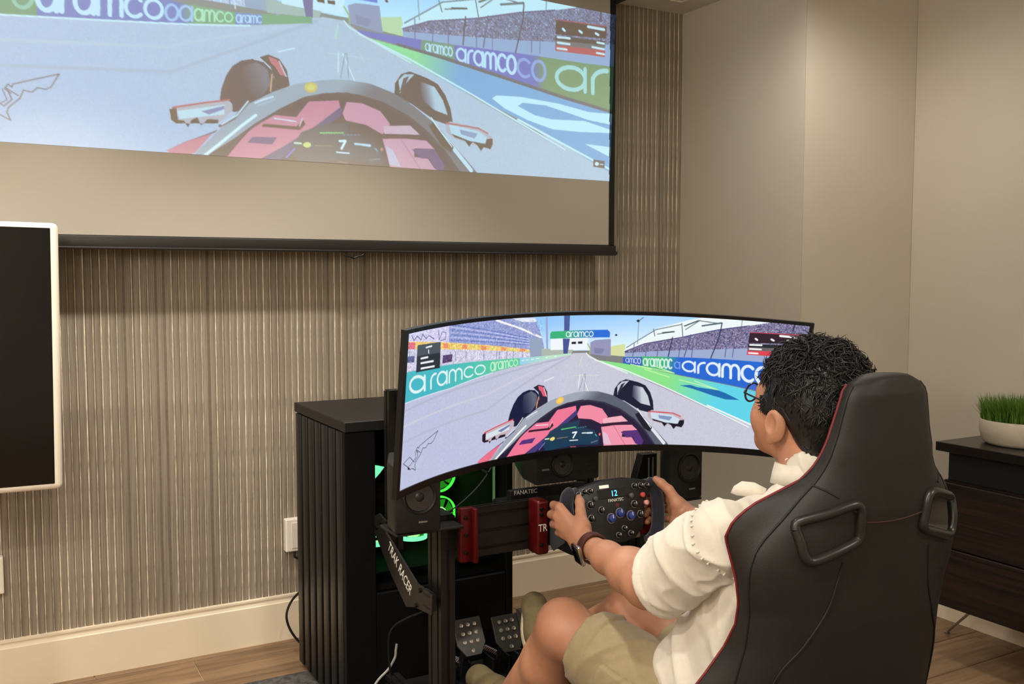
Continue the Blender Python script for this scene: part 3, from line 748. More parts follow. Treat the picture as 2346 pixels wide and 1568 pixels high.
def paint(which):
  global canvas
  canvas = np.full((CH, CW, 3), 128, np.float32)
  for ln in PIC.strip().split('\n'):
    o = json.loads(ln)
    if o[0] not in (0, which): continue
    o = o[1:]; k = o[0]
    if k == 'P': fill(P2(o[2]), o[1])
    elif k == 'L': stroke(P2(o[3]), max(0.7, o[2] * 0.42), o[1])
    elif k == 'T': word(o[3], P2(o[4]), o[2], o[1])
    elif k == 'G':
        pts = P2(o[4]); a, b = P2(o[3]); c = cover(pts)
        if c:
            X, Y = np.meshgrid(np.arange(c[1].start, c[1].stop), np.arange(c[0].start, c[0].stop)); d = b - a
            t = np.clip(((X - a[0]) * d[0] + (Y - a[1]) * d[1]) / (d @ d), 0, 1)[..., None]
            colr = np.array(o[1]) * (1 - t) + np.array(o[2]) * t; canvas[c[0], c[1]] += c[2][..., None] * (colr - canvas[c[0], c[1]])
    elif k == 'N':
        c = cover(P2(o[2]))
        if c:
            sh = c[2].shape; nz = rng.normal(0, 1, sh); nz2 = np.kron(rng.normal(0, 1, (sh[0] // 4 + 1, sh[1] // 4 + 1)), np.ones((4, 4)))[:sh[0], :sh[1]]
            ch = rng.normal(0, 0.35, sh + (3,))
            canvas[c[0], c[1]] += (c[2] * o[1] * 0.55)[..., None] * ((nz * 0.5 + nz2 * 0.6)[..., None] + ch)
  cl = np.clip(canvas, 0, 255) / 255.0
  return np.where(cl <= 0.04045, cl / 12.92, ((cl + 0.055) / 1.055) ** 2.4).astype(np.float32)
PIC_MON, PIC_PROJ = paint(1), paint(2)      # the two screens lag each other slightly, so trackside scenery differs

def picture_mesh(name, CLIN, pos, nu, nv, m, parent, keep=None, gain=None):
    """grid over the picture; pos(u,v)->xyz arrays; linear picture colours become the 'picture' colour attribute"""
    u, v = np.meshgrid((np.arange(nu)) / (nu - 1), (np.arange(nv)) / (nv - 1))
    V = pos(u, v).reshape(-1, 3)
    x = np.clip(u * CW - 0.5, 0, CW - 1.001); y = np.clip(v * CH - 0.5, 0, CH - 1.001); xi, yi = x.astype(int), y.astype(int); fx, fy = (x - xi)[..., None], (y - yi)[..., None]
    C = (CLIN[yi, xi] * (1 - fx) + CLIN[yi, xi + 1] * fx) * (1 - fy) + (CLIN[yi + 1, xi] * (1 - fx) + CLIN[yi + 1, xi + 1] * fx) * fy
    if gain is not None: C = C * gain(V).reshape(nv, nu, 1)
    i = np.arange(nu * nv).reshape(nv, nu); F = np.stack([i[:-1, :-1], i[1:, :-1], i[1:, 1:], i[:-1, 1:]], -1).reshape(-1, 4)
    if keep is not None: F = F[keep(V)[F].all(1)]
    used = np.unique(F); mp = np.zeros(nu * nv, int); mp[used] = np.arange(len(used))
    o = np_mesh(name, V[used], mp[F], m, parent, True)
    ca = o.data.color_attributes.new('picture', 'FLOAT_COLOR', 'POINT')
    ca.data.foreach_set('color', np.concatenate([C.reshape(-1, 3)[used], np.ones((len(used), 1))], 1).astype(np.float32).ravel())
    return o

def picture_mat(name, base, rough, strength, tint=(1, 1, 1), spec=0.5):
    m = bpy.data.materials.new(name); m.use_nodes = True; nt = m.node_tree; b = nt.nodes['Principled BSDF']
    at = nt.nodes.new('ShaderNodeAttribute'); at.attribute_name = 'picture'
    mx = nt.nodes.new('ShaderNodeMix'); mx.data_type = 'RGBA'; mx.blend_type = 'MULTIPLY'; mx.inputs['Factor'].default_value = 1
    nt.links.new(at.outputs['Color'], mx.inputs['A']); mx.inputs['B'].default_value = (*tint, 1)
    nt.links.new(mx.outputs['Result'], b.inputs['Emission Color']); b.inputs['Emission Strength'].default_value = strength
    b.inputs['Base Color'].default_value = (*lin(base), 1); b.inputs['Roughness'].default_value = rough; b.inputs['Specular IOR Level'].default_value = spec
    m.cycles.emission_sampling = 'NONE'
    return m

# ------------------------------------------------------------------ pull-down projection screen
SY = 3.19
t = thing('projection_screen', 'large pull-down projection screen showing a racing car view, hanging before the ribbed wall', 'projection screen', (1.05, SY, 1.38))
M_fab = mat('screen_fabric', (178, 170, 156), 0.85, var=0.015, scale=4)
B().box((-0.19, SY, 1.42), (2.2225, SY + 0.0015, 2.40)).build('fabric', M_fab, t)
M_bord = mat('screen_border', (14, 13, 12), 0.8)
for x0, x1 in ((2.2225, 2.2495), (-0.217, -0.19)): B().box((x0, SY - 0.0003, 1.41), (x1, SY + 0.0015, 2.40)).build('border', M_bord, t)
B().box((-0.217, SY - 0.0003, 1.409), (2.2495, SY + 0.0015, 1.4265)).build('border', M_bord, t)
B().rbox((-0.222, SY - 0.011, 1.386), (2.252, SY + 0.010, 1.424), 0.003, 2).rbox((-0.222, SY - 0.014, 1.383), (2.252, SY + 0.012, 1.391), 0.003, 2).build('weight_bar', mat('bar_paint', (34, 30, 27), 0.4), t, True)
for x0, x1 in ((2.251, 2.264), (-0.234, -0.221)): B().rbox((x0, SY - 0.009, 1.386), (x1, SY + 0.009, 1.402), 0.006, 3).build('end_cap', M_black, t, True)
B().rbox((-0.26, SY - 0.05, 2.398), (2.29, SY + 0.06, 2.4299), 0.006, 2).build('housing', M_black, t, True)
B().tube(spline([(1.10, SY - 0.004, 1.390), (1.105, SY - 0.008, 1.374), (1.125, SY - 0.010, 1.368), (1.138, SY - 0.010, 1.363), (1.152, SY - 0.010, 1.368), (1.172, SY - 0.008, 1.374), (1.177, SY - 0.004, 1.390)]), 0.0032, 8).build('pull_handle', M_black, t, True)
HM = np.array([[0.708677, 0.072236, -0.094691], [0.033927, -0.636992, 2.404406], [0.022117, 0.043893, 1.0]])
def proj_pos(u, v):
    a = np.stack([u * 3.556, v, np.ones_like(u)], -1) @ HM.T
    return np.stack([a[..., 0] / a[..., 2], np.full_like(u, SY - 0.0012), a[..., 1] / a[..., 2]], -1)
PGAIN = 0.62
picture_mesh('projected_picture', PIC_PROJ, proj_pos, 860, 250, picture_mat('projected_light', (178, 170, 156), 0.85, PGAIN, (0.56, 0.96, 1.15)), t, keep=lambda V: (V[:, 2] < 2.397) & (V[:, 0] < 2.2235))
picture_mesh('picture_spill', PIC_PROJ, proj_pos, 860, 250, picture_mat('projected_light_on_border', (14, 13, 12), 0.8, PGAIN * 0.16, (0.56, 0.96, 1.15)), t, keep=lambda V: (V[:, 2] < 2.397) & (V[:, 0] > 2.2215))

# ------------------------------------------------------------------ white framed flat display on the left
t = thing('flat_display', 'black flat display in a rounded white frame, mounted at the far left', 'display', (-0.40, 3.0, 0.69))
rt = Matrix.Translation((0.19, 3.0, 1.07)) @ Matrix.Rotation(R(0.75), 4, 'Y')
B().rbox((-1.24, -0.022, -0.3795), (0.0, 0.022, 0.3795), 0.016, 4, rt).build('frame', mat('display_frame', (248, 236, 216), 0.35, var=0.02), t, True)
B().rbox((-1.217, -0.0235, -0.362), (-0.0205, -0.019, 0.365), 0.002, 1, rt).build('glass', mat('display_glass', (7, 7, 8), 0.12, var=0.0), t)
B().box((-0.72, 3.02, 0.85), (-0.12, 3.075, 1.25)).box((-0.50, 3.06, 1.0), (-0.44, YW - 0.02, 1.1)).box((-0.60, YW - 0.025, 0.93), (-0.34, YW - 0.002, 1.17)).build('wall_mount', M_black, t)

# ------------------------------------------------------------------ curved ultrawide monitor
MP = dict(c=(1.3416, 2.0236, 1.0298), phi=-0.0416, tau=0.158, R=0.9659, roll=-0.0098); MW, MH = 1.1929, 0.35
def mon(s, h, d=0.0):
    """point on the curved panel: s along the arc, h up, d behind the glass (numpy)"""
    s = np.asarray(s, float); h = np.asarray(h, float); rr = MP['R'] + d
    lx = rr * np.sin(s / MP['R']); ly = -(MP['R'] - rr * np.cos(s / MP['R'])); lz = h + 0 * s
    c, q = math.cos(MP['roll']), math.sin(MP['roll']); lx, lz = lx * c - lz * q, lx * q + lz * c
    c, q = math.cos(MP['tau']), math.sin(MP['tau']); y2, z2 = ly * c - lz * q, ly * q + lz * c
    c, q = math.cos(MP['phi']), math.sin(MP['phi'])
    return np.stack([MP['c'][0] + lx * c - y2 * q, MP['c'][1] + lx * q + y2 * c, MP['c'][2] + z2], -1)
t = thing('curved_monitor', 'ultrawide curved gaming monitor showing a racing car cockpit view', 'monitor', (1.34, 2.1, 0.85))
picture_mesh('screen', PIC_MON, lambda u, v: mon((u - 0.5) * MW, (0.5 - v) * MH, 0.0), 1100, 320, picture_mat('monitor_picture', (5, 5, 6), 0.25, 0.79, (1, 1, 1), 0.3), t)
def curved_box(bb, s0, s1, h0, h1, d0, d1, n=40):
    ss = np.linspace(s0, s1, n); rows = [mon(ss, np.full(n, h), np.full(n, d)) for h, d in ((h0, d0), (h1, d0), (h1, d1), (h0, d1))]
    V = np.concatenate(rows); F = []
    for i in range(n - 1):
        for k in range(4): F.append((k * n + i, k * n + i + 1, ((k + 1) % 4) * n + i + 1, ((k + 1) % 4) * n + i))
    F += [(0, n, 2 * n, 3 * n), (4 * n - 1, 3 * n - 1, 2 * n - 1, n - 1)]
    bb.add([tuple(p) for p in V], F)
M_mon = mat('monitor_bezel', (10, 10, 11), 0.35)
b1 = B(); e = 0.011
curved_box(b1, -MW / 2 - e, MW / 2 + e, MH / 2, MH / 2 + e * 0.8, -0.003, 0.010); curved_box(b1, -MW / 2 - e, MW / 2 + e, -MH / 2 - 0.017, -MH / 2, -0.003, 0.010)
curved_box(b1, -MW / 2 - e, -MW / 2, -MH / 2, MH / 2, -0.003, 0.010, 2); curved_box(b1, MW / 2, MW / 2 + e, -MH / 2, MH / 2, -0.003, 0.010, 2)
b1.build('bezel', M_mon, t)
b1 = B(); curved_box(b1, -MW / 2 + .05, MW / 2 - .05, -MH / 2 + 0.02, MH / 2 - .02, 0.0095, 0.034); b1.build('back_shell', mat('monitor_back', (20, 20, 22), 0.45), t)
b1 = B(); curved_box(b1, -MW / 2 - e + .001, MW / 2 + e - .001, -MH / 2 - 0.016, MH / 2 + e * .7, 0.0005, 0.0098); b1.build('panel_back', M_mon, t)
b1 = B(); curved_box(b1, -0.24, 0.24, -0.13, 0.13, 0.033, 0.075, 14); b1.build('rear_housing', mat('monitor_back', (20, 20, 22), 0.45), t)

# ------------------------------------------------------------------ slatted black cabinet with the computer inside
M_cab = mat('cabinet_black', (6, 6, 6), 0.6, var=0.12, scale=20, spec=0.22)
M_cabtop = mat('cabinet_top', (20, 17, 16), 0.5, var=0.10, scale=14)
M_deep = mat('deep_black', (6, 6, 6), 0.7)
CX0, CX1, CY0, CY1, CZ, CB = 0.891, 1.437, 2.578, 3.07, 0.885, 0.0095
t = thing('cabinet', 'tall black cabinet with vertically slatted side, holding a green-lit computer', 'cabinet', (1.13, 2.74, 0))
B().rbox((CX0 - 0.004, CY0 - 0.006, CZ - 0.030), (CX1 + 0.004, CY1, CZ), 0.002, 1).build('top', M_cabtop, t)
B().box((CX0 + 0.010, CY0 + 0.02, CB), (CX0 + 0.026, CY1, CZ - 0.0305)).build('side_panel', M_cab, t)
B().box((CX1 - 0.02, CY0 + 0.002, CB), (CX1, CY1, CZ - 0.0305)).build('side_panel', M_cab, t)
B().box((CX0 + 0.026, CY1 - 0.012, 0.05), (CX1 - 0.02, CY1, CZ - 0.0305)).build('back_panel', M_deep, t)
ns = 7; wd = (CY1 - CY0 - 0.02) / ns
for i in range(ns):
    y = CY0 + 0.012 + i * wd
    B().rbox((CX0 - 0.006, y + 0.008, 0.02), (CX0 + 0.0105, y + wd - 0.012, CZ - 0.032), 0.003, 2).build('slat', mat('slat_black', (12, 11, 11), 0.42, var=0.15, scale=18), t, True)
B().rbox((CX0 - 0.004, CY0, CB), (CX0 + 0.090, CY0 + 0.02, CZ - 0.031), 0.002, 1).build('stile', M_cab, t)
B().rbox((CX1 - 0.022, CY0, CB), (CX1, CY0 + 0.002, CZ - 0.031), 0.0008, 1).build('stile', M_cab, t)
B().box((CX0 + 0.0265, CY0 + 0.021, 0.372), (CX1 - 0.0205, CY1 - 0.0125, 0.390)).build('shelf', M_cab, t)
B().rbox((CX0 + 0.091, CY0 + 0.002, 0.03), (CX1 - 0.023, CY0 + 0.018, 0.370), 0.002, 1).build('door', M_cab, t)
B().box((CX0 + 0.05, CY0 + 0.03, CB), (CX1 - 0.05, CY1 - 0.03, 0.03)).build('plinth', M_deep, t)

# computer tower, glass side toward the room
M_glow = mat('green_led', (90, 230, 90), 0.4, emit=(70, 225, 70), estr=1.2)
M_mint = mat('mint_led', (150, 255, 200), 0.4, emit=(120, 255, 180), estr=1.1)
M_blade = mat('lit_fan_blade', (40, 130, 40), 0.4, emit=(40, 150, 30), estr=0.55)
M_case = mat('case_black', (8, 8, 8), 0.7, spec=0.12)
T0, T1, Y0, Y1, Z0, Z1 = 0.994, 1.410, 2.632, 2.945, 0.3905, 0.828
t = thing('computer_tower', 'black glass-sided computer tower with green lit fans inside the cabinet', 'computer', (1.16, 2.7, Z0))
B().box((T0, Y0 + 0.008, Z0), (T1, Y1, Z0 + 0.022)).build('case_bottom', M_case, t)
B().box((T0, Y0 + 0.008, Z1 - 0.022), (T1, Y1, Z1)).build('case_top', M_case, t)
B().box((T0, Y1 - 0.006, Z0 + 0.022), (T1, Y1, Z1 - 0.022)).build('motherboard_tray', mat('tray', (6, 9, 6), 0.8, var=0.3, scale=40, spec=0.08), t)
B().box((T1 - 0.008, Y0 + 0.008, Z0 + 0.022), (T1, Y1 - 0.006, Z1 - 0.022)).build('case_front', M_case, t)
B().box((T0, Y0 + 0.008, Z0 + 0.022), (T0 + 0.006, Y1 - 0.006, Z1 - 0.022)).build('case_rear', M_case, t)
B().box((T1 - 0.012, Y0 + 0.001, 0.540), (T1 - 0.006, Y0 + 0.007, 0.79)).build('edge_light', mat('dim_green_edge', (90, 120, 80), 0.5, emit=(90, 130, 80), estr=0.35), t)
gm = bpy.data.materials.new('case_glass'); gm.use_nodes = True; gb = gm.node_tree.nodes['Principled BSDF']; gb.inputs['Base Color'].default_value = (0.0, 0.0, 0.0, 1); gb.inputs['Roughness'].default_value = 0.02; gb.inputs['Alpha'].default_value = 0.10
B().box((T0 + 0.002, Y0, Z0 + 0.004), (T1 - 0.013, Y0 + 0.004, Z1 - 0.004)).build('glass_panel', gm, t)
def fan(M, parent, r=0.058, glow=M_glow):
    ring = B().lathe([(r, 0), (r, 0.012), (r - 0.005, 0.013), (r - 0.005, 0)], M, 40, closed=True).build('fan', glow, parent, True, 30)
    fb = B()
    for k in range(7):
        a = k * 2 * math.pi / 7; pts = []
        for j in range(4):
            rr = 0.018 + (r - 0.026) * j / 3
            for s in (0, 1):
                aa = a + 0.20 * j / 3 + s * 0.72; pts.append(M @ Vector((rr * math.cos(aa), rr * math.sin(aa), 0.003 + 0.007 * s)))
        fb.add(pts, [(2 * j, 2 * j + 1, 2 * j + 3, 2 * j + 2) for j in range(3)])
    fb.build('fan_blades', M_blade, ring, True)
    B().lathe([(0.018, 0.0), (0.018, 0.013), (0.013, 0.014)], M, 24).build('hub', M_case, ring, True, 30)
    B().lathe([(0.0215, 0.008), (0.0215, 0.013), (0.0185, 0.013), (0.0185, 0.008)], M, 24, closed=True).build('hub_ring', mat('bright_green_led', (190, 255, 170), 0.4, emit=(150, 255, 130), estr=1.6), ring, True, 30)
for dz in (0.128, 0.0, -0.130): fan(frame((1.333, 2.905, 0.628 + dz), (1, 0, 0), (0, 0, 1)), t)
for fx in (1.055, 1.183): fan(frame((fx, 2.78, 0.462), (1, 0, 0), (0, 1, 0)), t, 0.046, M_mint)
B().lathe([(0.030, 0.0), (0.030, 0.03), (0.026, 0.034)], frame((1.093, 2.90, 0.676), (1, 0, 0), (0, 0, 1)), 28).build('pump_block', M_case, t, True, 30)
tri = B(); pts = [(0.027 * math.cos(a) * (1.0 if k % 2 == 0 else 0.55), 0.027 * math.sin(a) * (1.0 if k % 2 == 0 else 0.55)) for k, a in enumerate([math.pi * 2 * i / 6 + 0.3 for i in range(6)])]
tri.prism(pts, 0.003, frame((1.093, 2.862, 0.676), (1, 0, 0), (0, 0, 1))); tri.build('pump_light', M_mint, t)
B().rbox((1.015, 2.80, 0.510), (1.25, 2.92, 0.550), 0.004, 1).build('graphics_card', M_case, t)
B().box((1.02, 2.7985, 0.525), (1.24, 2.7995, 0.531)).build('card_light', mat('dim_green_edge', (90, 120, 80), 0.5), t)
for i in range(4): B().box((1.150 + 0.012 * i, 2.88, 0.650), (1.154 + 0.012 * i, 2.93, 0.775)).build('memory_stick', mat('memory_green', (20, 46, 22), 0.5, emit=(30, 110, 40), estr=0.25), t)

# ------------------------------------------------------------------ aluminium racing rig
M_alu = mat('black_anodised', (30, 27, 25), 0.42, metal=0.25, var=0.08, scale=30)
M_slot = mat('slot_black', (5, 5, 5), 0.7)
M_red = mat('red_anodised', (84, 8, 11), 0.33, metal=0.35, var=0.15, scale=40)
M_bolt = mat('bolt_black', (40, 38, 36), 0.3, metal=0.8)
M_print = mat('white_print', (232, 226, 214), 0.6)
rig = thing('racing_rig', 'black aluminium-profile racing simulator frame with red brackets', 'simulator rig', (1.335, 1.6, 0.009))
def profile(name, o, ax, L, u, wu, nu, v, wv, nv, parent=rig):
    """T-slot extrusion: from o along ax for L; section wu x wv (corner at o) with nu/nv slots on the u/v sides"""
    def side(n, wd): 
        r = []; g, dp = 0.0085, 0.006
        for i in range(n):
            c = wd * (i + 0.5) / n; r += [(c - g / 2, 0), (c - g / 2, dp), (c + g / 2, dp), (c + g / 2, 0)]
        return r
    poly = [(0, 0)] + [(a, b) for a, b in side(nu, wu)] + [(wu, 0)] + [(wu - b, a) for a, b in side(nv, wv)] + [(wu, wv)] + [(wu - a, wv - b) for a, b in side(nu, wu)] + [(0, wv)] + [(b, wv - a) for a, b in side(nv, wv)]
    U, Vv, A = Vector(u), Vector(v), Vector(ax); o = Vector(o); n = len(poly)
    P = [o + U * a + Vv * b for a, b in poly]; V = P + [p + A * L for p in P]
    return mesh(name, V, [tuple(range(n)), tuple(range(2 * n - 1, n - 1, -1))] + [(i, n + i, n + (i + 1) % n, (i + 1) % n) for i in range(n)], M_alu, parent)
X, Y, Z = (1, 0, 0), (0, 1, 0), (0, 0, 1)
for x in (1.0, 1.63):
    profile('base_rail', (x, 0.72, 0.05), Y, 1.84, X, 0.04, 1, Z, 0.08, 2)
    profile('upright', (x, 2.17, 0.1305), Z, 0.688 - 0.1305, X, 0.04, 1, Y, 0.08, 2)
    B().rbox((x + 0.003, 2.173, 0.6885), (x + 0.037, 2.247, 0.692), 0.001, 1).build('end_cap', M_black, rig)
    for fy in (0.8, 2.5): B().lathe([(0.022, 0), (0.024, 0.006), (0.012, 0.012), (0.008, 0.041)], Matrix.Translation((x + 0.02, fy, 0.009)), 16).build('levelling_foot', M_black, rig, True, 30)
for y in (0.76, 1.45, 2.30): profile('cross_member', (1.0405, y, 0.05), X, 0.589, Y, 0.08, 2, Z, 0.04, 1)
profile('wheel_beam', (1.041, 2.15, 0.577), X, 0.588, Z, 0.131, 3, Y, 0.019, 1)
# red end brackets and the printed wheel mount
def red_bracket(x0, x1):
    br = B().rbox((x0, 2.128, 0.574), (x1, 2.1495, 0.714), 0.003, 2).rbox((x1 - 0.012, 2.108, 0.574), (x1, 2.130, 0.714), 0.003, 2).build('end_bracket', M_red, rig, True); br['label'] = 'red anodised end bracket with bolts'
    for z in (0.600, 0.645, 0.690): B().lathe([(0.0055, 0), (0.0055, 0.004), (0.003, 0.005)], frame((x0 + 0.013, 2.128, z), (1, 0, 0), (0, 0, 1)), 12).build('bolt', M_bolt, br, True, 30)
red_bracket(1.037, 1.077); red_bracket(1.593, 1.633)
for x0, x1, lab in ((1.243, 1.279, 1), (1.392, 1.428, 0)):
    br = B().rbox((x0, 2.095, 0.572), (x1, 2.1495, 0.716), 0.008, 3).build('wheel_mount', M_red, rig, True); br['label'] = 'red anodised wheel mount'
    for z in (0.695, 0.680, 0.600): B().lathe([(0.005, 0), (0.005, 0.004), (0.003, 0.005)], frame((x0 + 0.010, 2.095, z), (1, 0, 0), (0, 0, 1)), 12).build('bolt', M_bolt, br, True, 30)
    if lab: text('lettering', 'TR', 0.028, frame((1.2575, 2.0940, 0.644), (1, 0, 0), (0, 0, 1)), M_print, br, 0.0003, 0.8)
# monitor stand: posts, bar, angled side plates with lettering
for x in (0.990, 1.645):
    profile('monitor_post', (x, 2.49, 0.52), Z, 0.455, X, 0.04, 1, Y, 0.04, 1)
    B().rbox((x + 0.003, 2.493, 0.9755), (x + 0.037, 2.527, 0.979), 0.001, 1).build('end_cap', M_black, rig)
profile('monitor_bar', (1.0305, 2.49, 0.84), X, 0.614, Z, 0.08, 2, Y, 0.04, 1)
B().rbox((1.26, 2.20, 0.93), (1.42, 2.2095, 1.13), 0.004, 1).rbox((1.28, 2.20, 0.985), (1.32, 2.31, 1.025), 0.003, 1).rbox((1.36, 2.20, 0.985), (1.40, 2.31, 1.025), 0.003, 1).rbox((1.29, 2.28, 0.86), (1.39, 2.32, 1.06), 0.003, 1).rbox((1.29, 2.31, 0.86), (1.39, 2.4895, 0.91), 0.003, 1).build('monitor_mount', M_black, rig)
B().rbox((1.31, 2.170, 0.8595), (1.37, 2.178, 0.931), 0.002, 1).rbox((1.31, 2.12, 0.8590), (1.37, 2.178, 0.8625), 0.001, 1).build('speaker_hanger', M_black, rig)
B().rbox((1.25, 2.125, 0.93), (1.43, 2.2005, 1.12), 0.003, 1).build('mount_plate', M_black, rig)
plate_poly = [(2.480, 0.612), (2.487, 0.583), (2.262, 0.495), (2.163, 0.494), (2.168, 0.438), (2.278, 0.425), (2.335, 0.408), (2.445, 0.470), (2.566, 0.556), (2.568, 0.606), (2.53, 0.622)]
for x, lab in ((0.978, 1), (1.685, 0)):
    bp = B(); bp.prism([(a, b) for a, b in plate_poly], 0.006, Matrix(((0, 0, -1 if lab else 1, x), (1, 0, 0, 0), (0, 1, 0, 0), (0, 0, 0, 1))), 0.0012, 1)
    o = bp.build('side_plate', M_alu, rig); o['label'] = 'black angled plate with white lettering' if lab else 'black angled plate on the far side'
    for (a_, b_) in (((2.175, 0.445), (2.235, 0.488)), ((2.495, 0.565), (2.525, 0.605))):
        B().rbox((x + 0.0002 if lab else x - 0.0148, a_[0], a_[1]), (x + 0.0118 if lab else x - 0.0002, b_[0], b_[1]), 0.001, 1).build('spacer', M_alu, o)
    for (py, pz) in ((2.235, 0.484), (2.262, 0.436), (2.545, 0.578), (2.515, 0.600)):
        B().lathe([(0.006, 0), (0.006, 0.005), (0.003, 0.006)], frame((x - 0.006 if lab else x + 0.006, py, pz), (0, 1, 0), (0, 0, 1) if not lab else (0, 0, -1)), 12).build('bolt', M_bolt, o, True, 30)
    for k in range(2):
        B().box((x - 0.0066 if lab else x + 0.006, 2.178, 0.480 - 0.032 * k), (x - 0.0058 if lab else x + 0.0068, 2.218, 0.485 - 0.032 * k)).build('slot', M_slot, o)
    if lab:
        d = Vector((0, 2.311 - 2.481, 0.457 - 0.552)).normalized()
        text('lettering', 'TRAK RACER', 0.044, frame((x - 0.0068, 2.378, 0.505), d, (0, -d.z, d.y) if d.y > 0 else (0, d.z, -d.y)), M_print, o, 0.0003, 0.70, 0.15)
# tapered right-hand support with two pale strips painted in for edge reflections
sp = B(); sp.prism([(1.655, 0.690), (1.683, 0.776), (1.735, 0.776), (1.735, 0.690)], 0.03, frame((0, 2.262, 0), (1, 0, 0), (0, 0, 1)), 0.001, 1)
so = sp.build('speaker_arm', M_black, rig)
for xx in (1.702, 1.717): B().box((xx, 2.2305, 0.700), (xx + 0.004, 2.2319, 0.765)).build('edge_reflection', mat('reflection_pale', (190, 184, 172), 0.35, metal=0.6), so)
# seat brackets
for x in (1.06, 1.59): B().rbox((x, 1.05, 0.1305), (x + 0.012, 1.62, 0.30), 0.002, 1).rbox((x - 0.03, 1.05, 0.1302), (x + 0.03, 1.62, 0.136), 0.002, 1).build('seat_bracket', M_alu, rig)
profile('seat_rail', (1.0405, 1.10, 0.0905), X, 0.589, Y, 0.04, 1, Z, 0.0395, 1); profile('seat_rail', (1.0405, 1.55, 0.0905), X, 0.589, Y, 0.04, 1, Z, 0.0395, 1)
B().rbox((1.045, 2.29, 0.0905), (1.625, 2.57, 0.0985), 0.002, 1).build('pedal_plate', M_alu, rig)

# ------------------------------------------------------------------ speakers
M_spk = mat('speaker_black', (24, 23, 22), 0.45, var=0.08, scale=40, bump=0.2, bscale=900)
M_cone = mat('speaker_cone', (50, 46, 42), 0.55, var=0.1, scale=60)
M_rubber = mat('speaker_rubber', (14, 13, 13), 0.6)
def speaker(label, c, w, h, d, cone, rz=0, grp=None, mark=None, lying=False):
    """box speaker; c = bottom front centre, front faces -Y (rotated rz)"""
    t = thing('speaker', label, 'speaker', c)
    M = Matrix.Translation(c) @ Matrix.Rotation(rz, 4, 'Z')
    bm = B(); poly = [(-w / 2, 0.0), (w / 2, 0.0), (w / 2, h), (-w / 2, h)]
    MM = M @ Matrix(((1, 0, 0, 0), (0, 0, 1, 0), (0, 1, 0, 0), (0, 0, 0, 1)))
    b2 = bmesh.new(); vs = []
    for (yy, sc, up) in ((0.0, 1.0, 0.0), (d * 0.55, 0.97, 0.004), (d, 0.62 if not lying else 0.86, 0.03)):
        vs.append([b2.verts.new((x * sc, yy, z * (1 - up / h * 0.5) + up)) for x, z in poly])
    b2.faces.new(vs[0]); b2.faces.new(vs[2][::-1])
    for a, b in ((0, 1), (1, 2)):
        for i in range(4): b2.faces.new((vs[a][i], vs[b][i], vs[b][(i + 1) % 4], vs[a][(i + 1) % 4]))
    bmesh.ops.recalc_face_normals(b2, faces=b2.faces[:]); bmesh.ops.bevel(b2, geom=b2.edges[:], offset=0.006, segments=2, profile=0.5, affect='EDGES')
    bm.bm(b2, M); bm.build('enclosure', M_spk, t, True, 40)
    cx, cz, r = cone; F = M @ frame((cx, -0.0005, cz), (1, 0, 0), (0, 0, 1))
    B().lathe([(r, -0.003), (r, 0.003), (r * 0.92, 0.005), (r * 0.84, 0.002), (r * 0.78, -0.003)], F, 36, closed=True).build('surround', M_rubber, t, True, 40)
    cn = B().lathe([(r * 0.80, 0.0012), (r * 0.45, -0.004), (r * 0.32, -0.0045)], F, 36).build('cone', M_cone, t, True, 60)
    B().lathe([(r * 0.33, -0.004), (r * 0.28, 0.001), (r * 0.12, 0.004), (0.001, 0.0045)], F, 24).build('dust_cap', mat('dust_cap', (38, 35, 33), 0.4), cn, True, 60)
    if mark: B().box((mark[0] - 0.011, -0.0012, mark[1] - 0.0022), (mark[0] + 0.011, 0.0006, mark[1] + 0.0022), M).build('badge', mat('badge_grey', (112, 108, 102), 0.5), t)
    B().lathe([(0.004, 0), (0.004, 0.002)], M @ frame((-w * 0.3, 0.0, h * 0.16), (1, 0, 0), (0, 0, 1)), 12).build('knob', M_rubber, t)
    return t
speaker('small black speaker under the near left end of the curved monitor', (0.908, 2.10, 0.677), 0.118, 0.165, 0.13, (0.004, 0.088, 0.043), R(-6), mark=(0.012, 0.026))
speaker('wide black speaker lying under the middle of the curved monitor', (1.345, 2.11, 0.7535), 0.20, 0.105, 0.14, (-0.018, 0.050, 0.034), 0, mark=(-0.070, 0.040), lying=True)
speaker('small black speaker beside the far hand, under the right part of the monitor', (1.740, 2.10, 0.662), 0.122, 0.172, 0.072, (0.008, 0.092, 0.043), R(4), mark=(0.020, 0.030))
# posts that carry the two outer speakers
B().rbox((0.855, 2.11, 0.669), (1.037, 2.22, 0.6765), 0.002, 1).rbox((1.003, 2.1705, 0.6), (1.037, 2.1725, 0.6765), 0.0005, 1).build('speaker_shelf', M_black, rig)
B().rbox((1.633, 2.11, 0.654), (1.805, 2.20, 0.6615), 0.002, 1).build('speaker_shelf', M_black, rig)

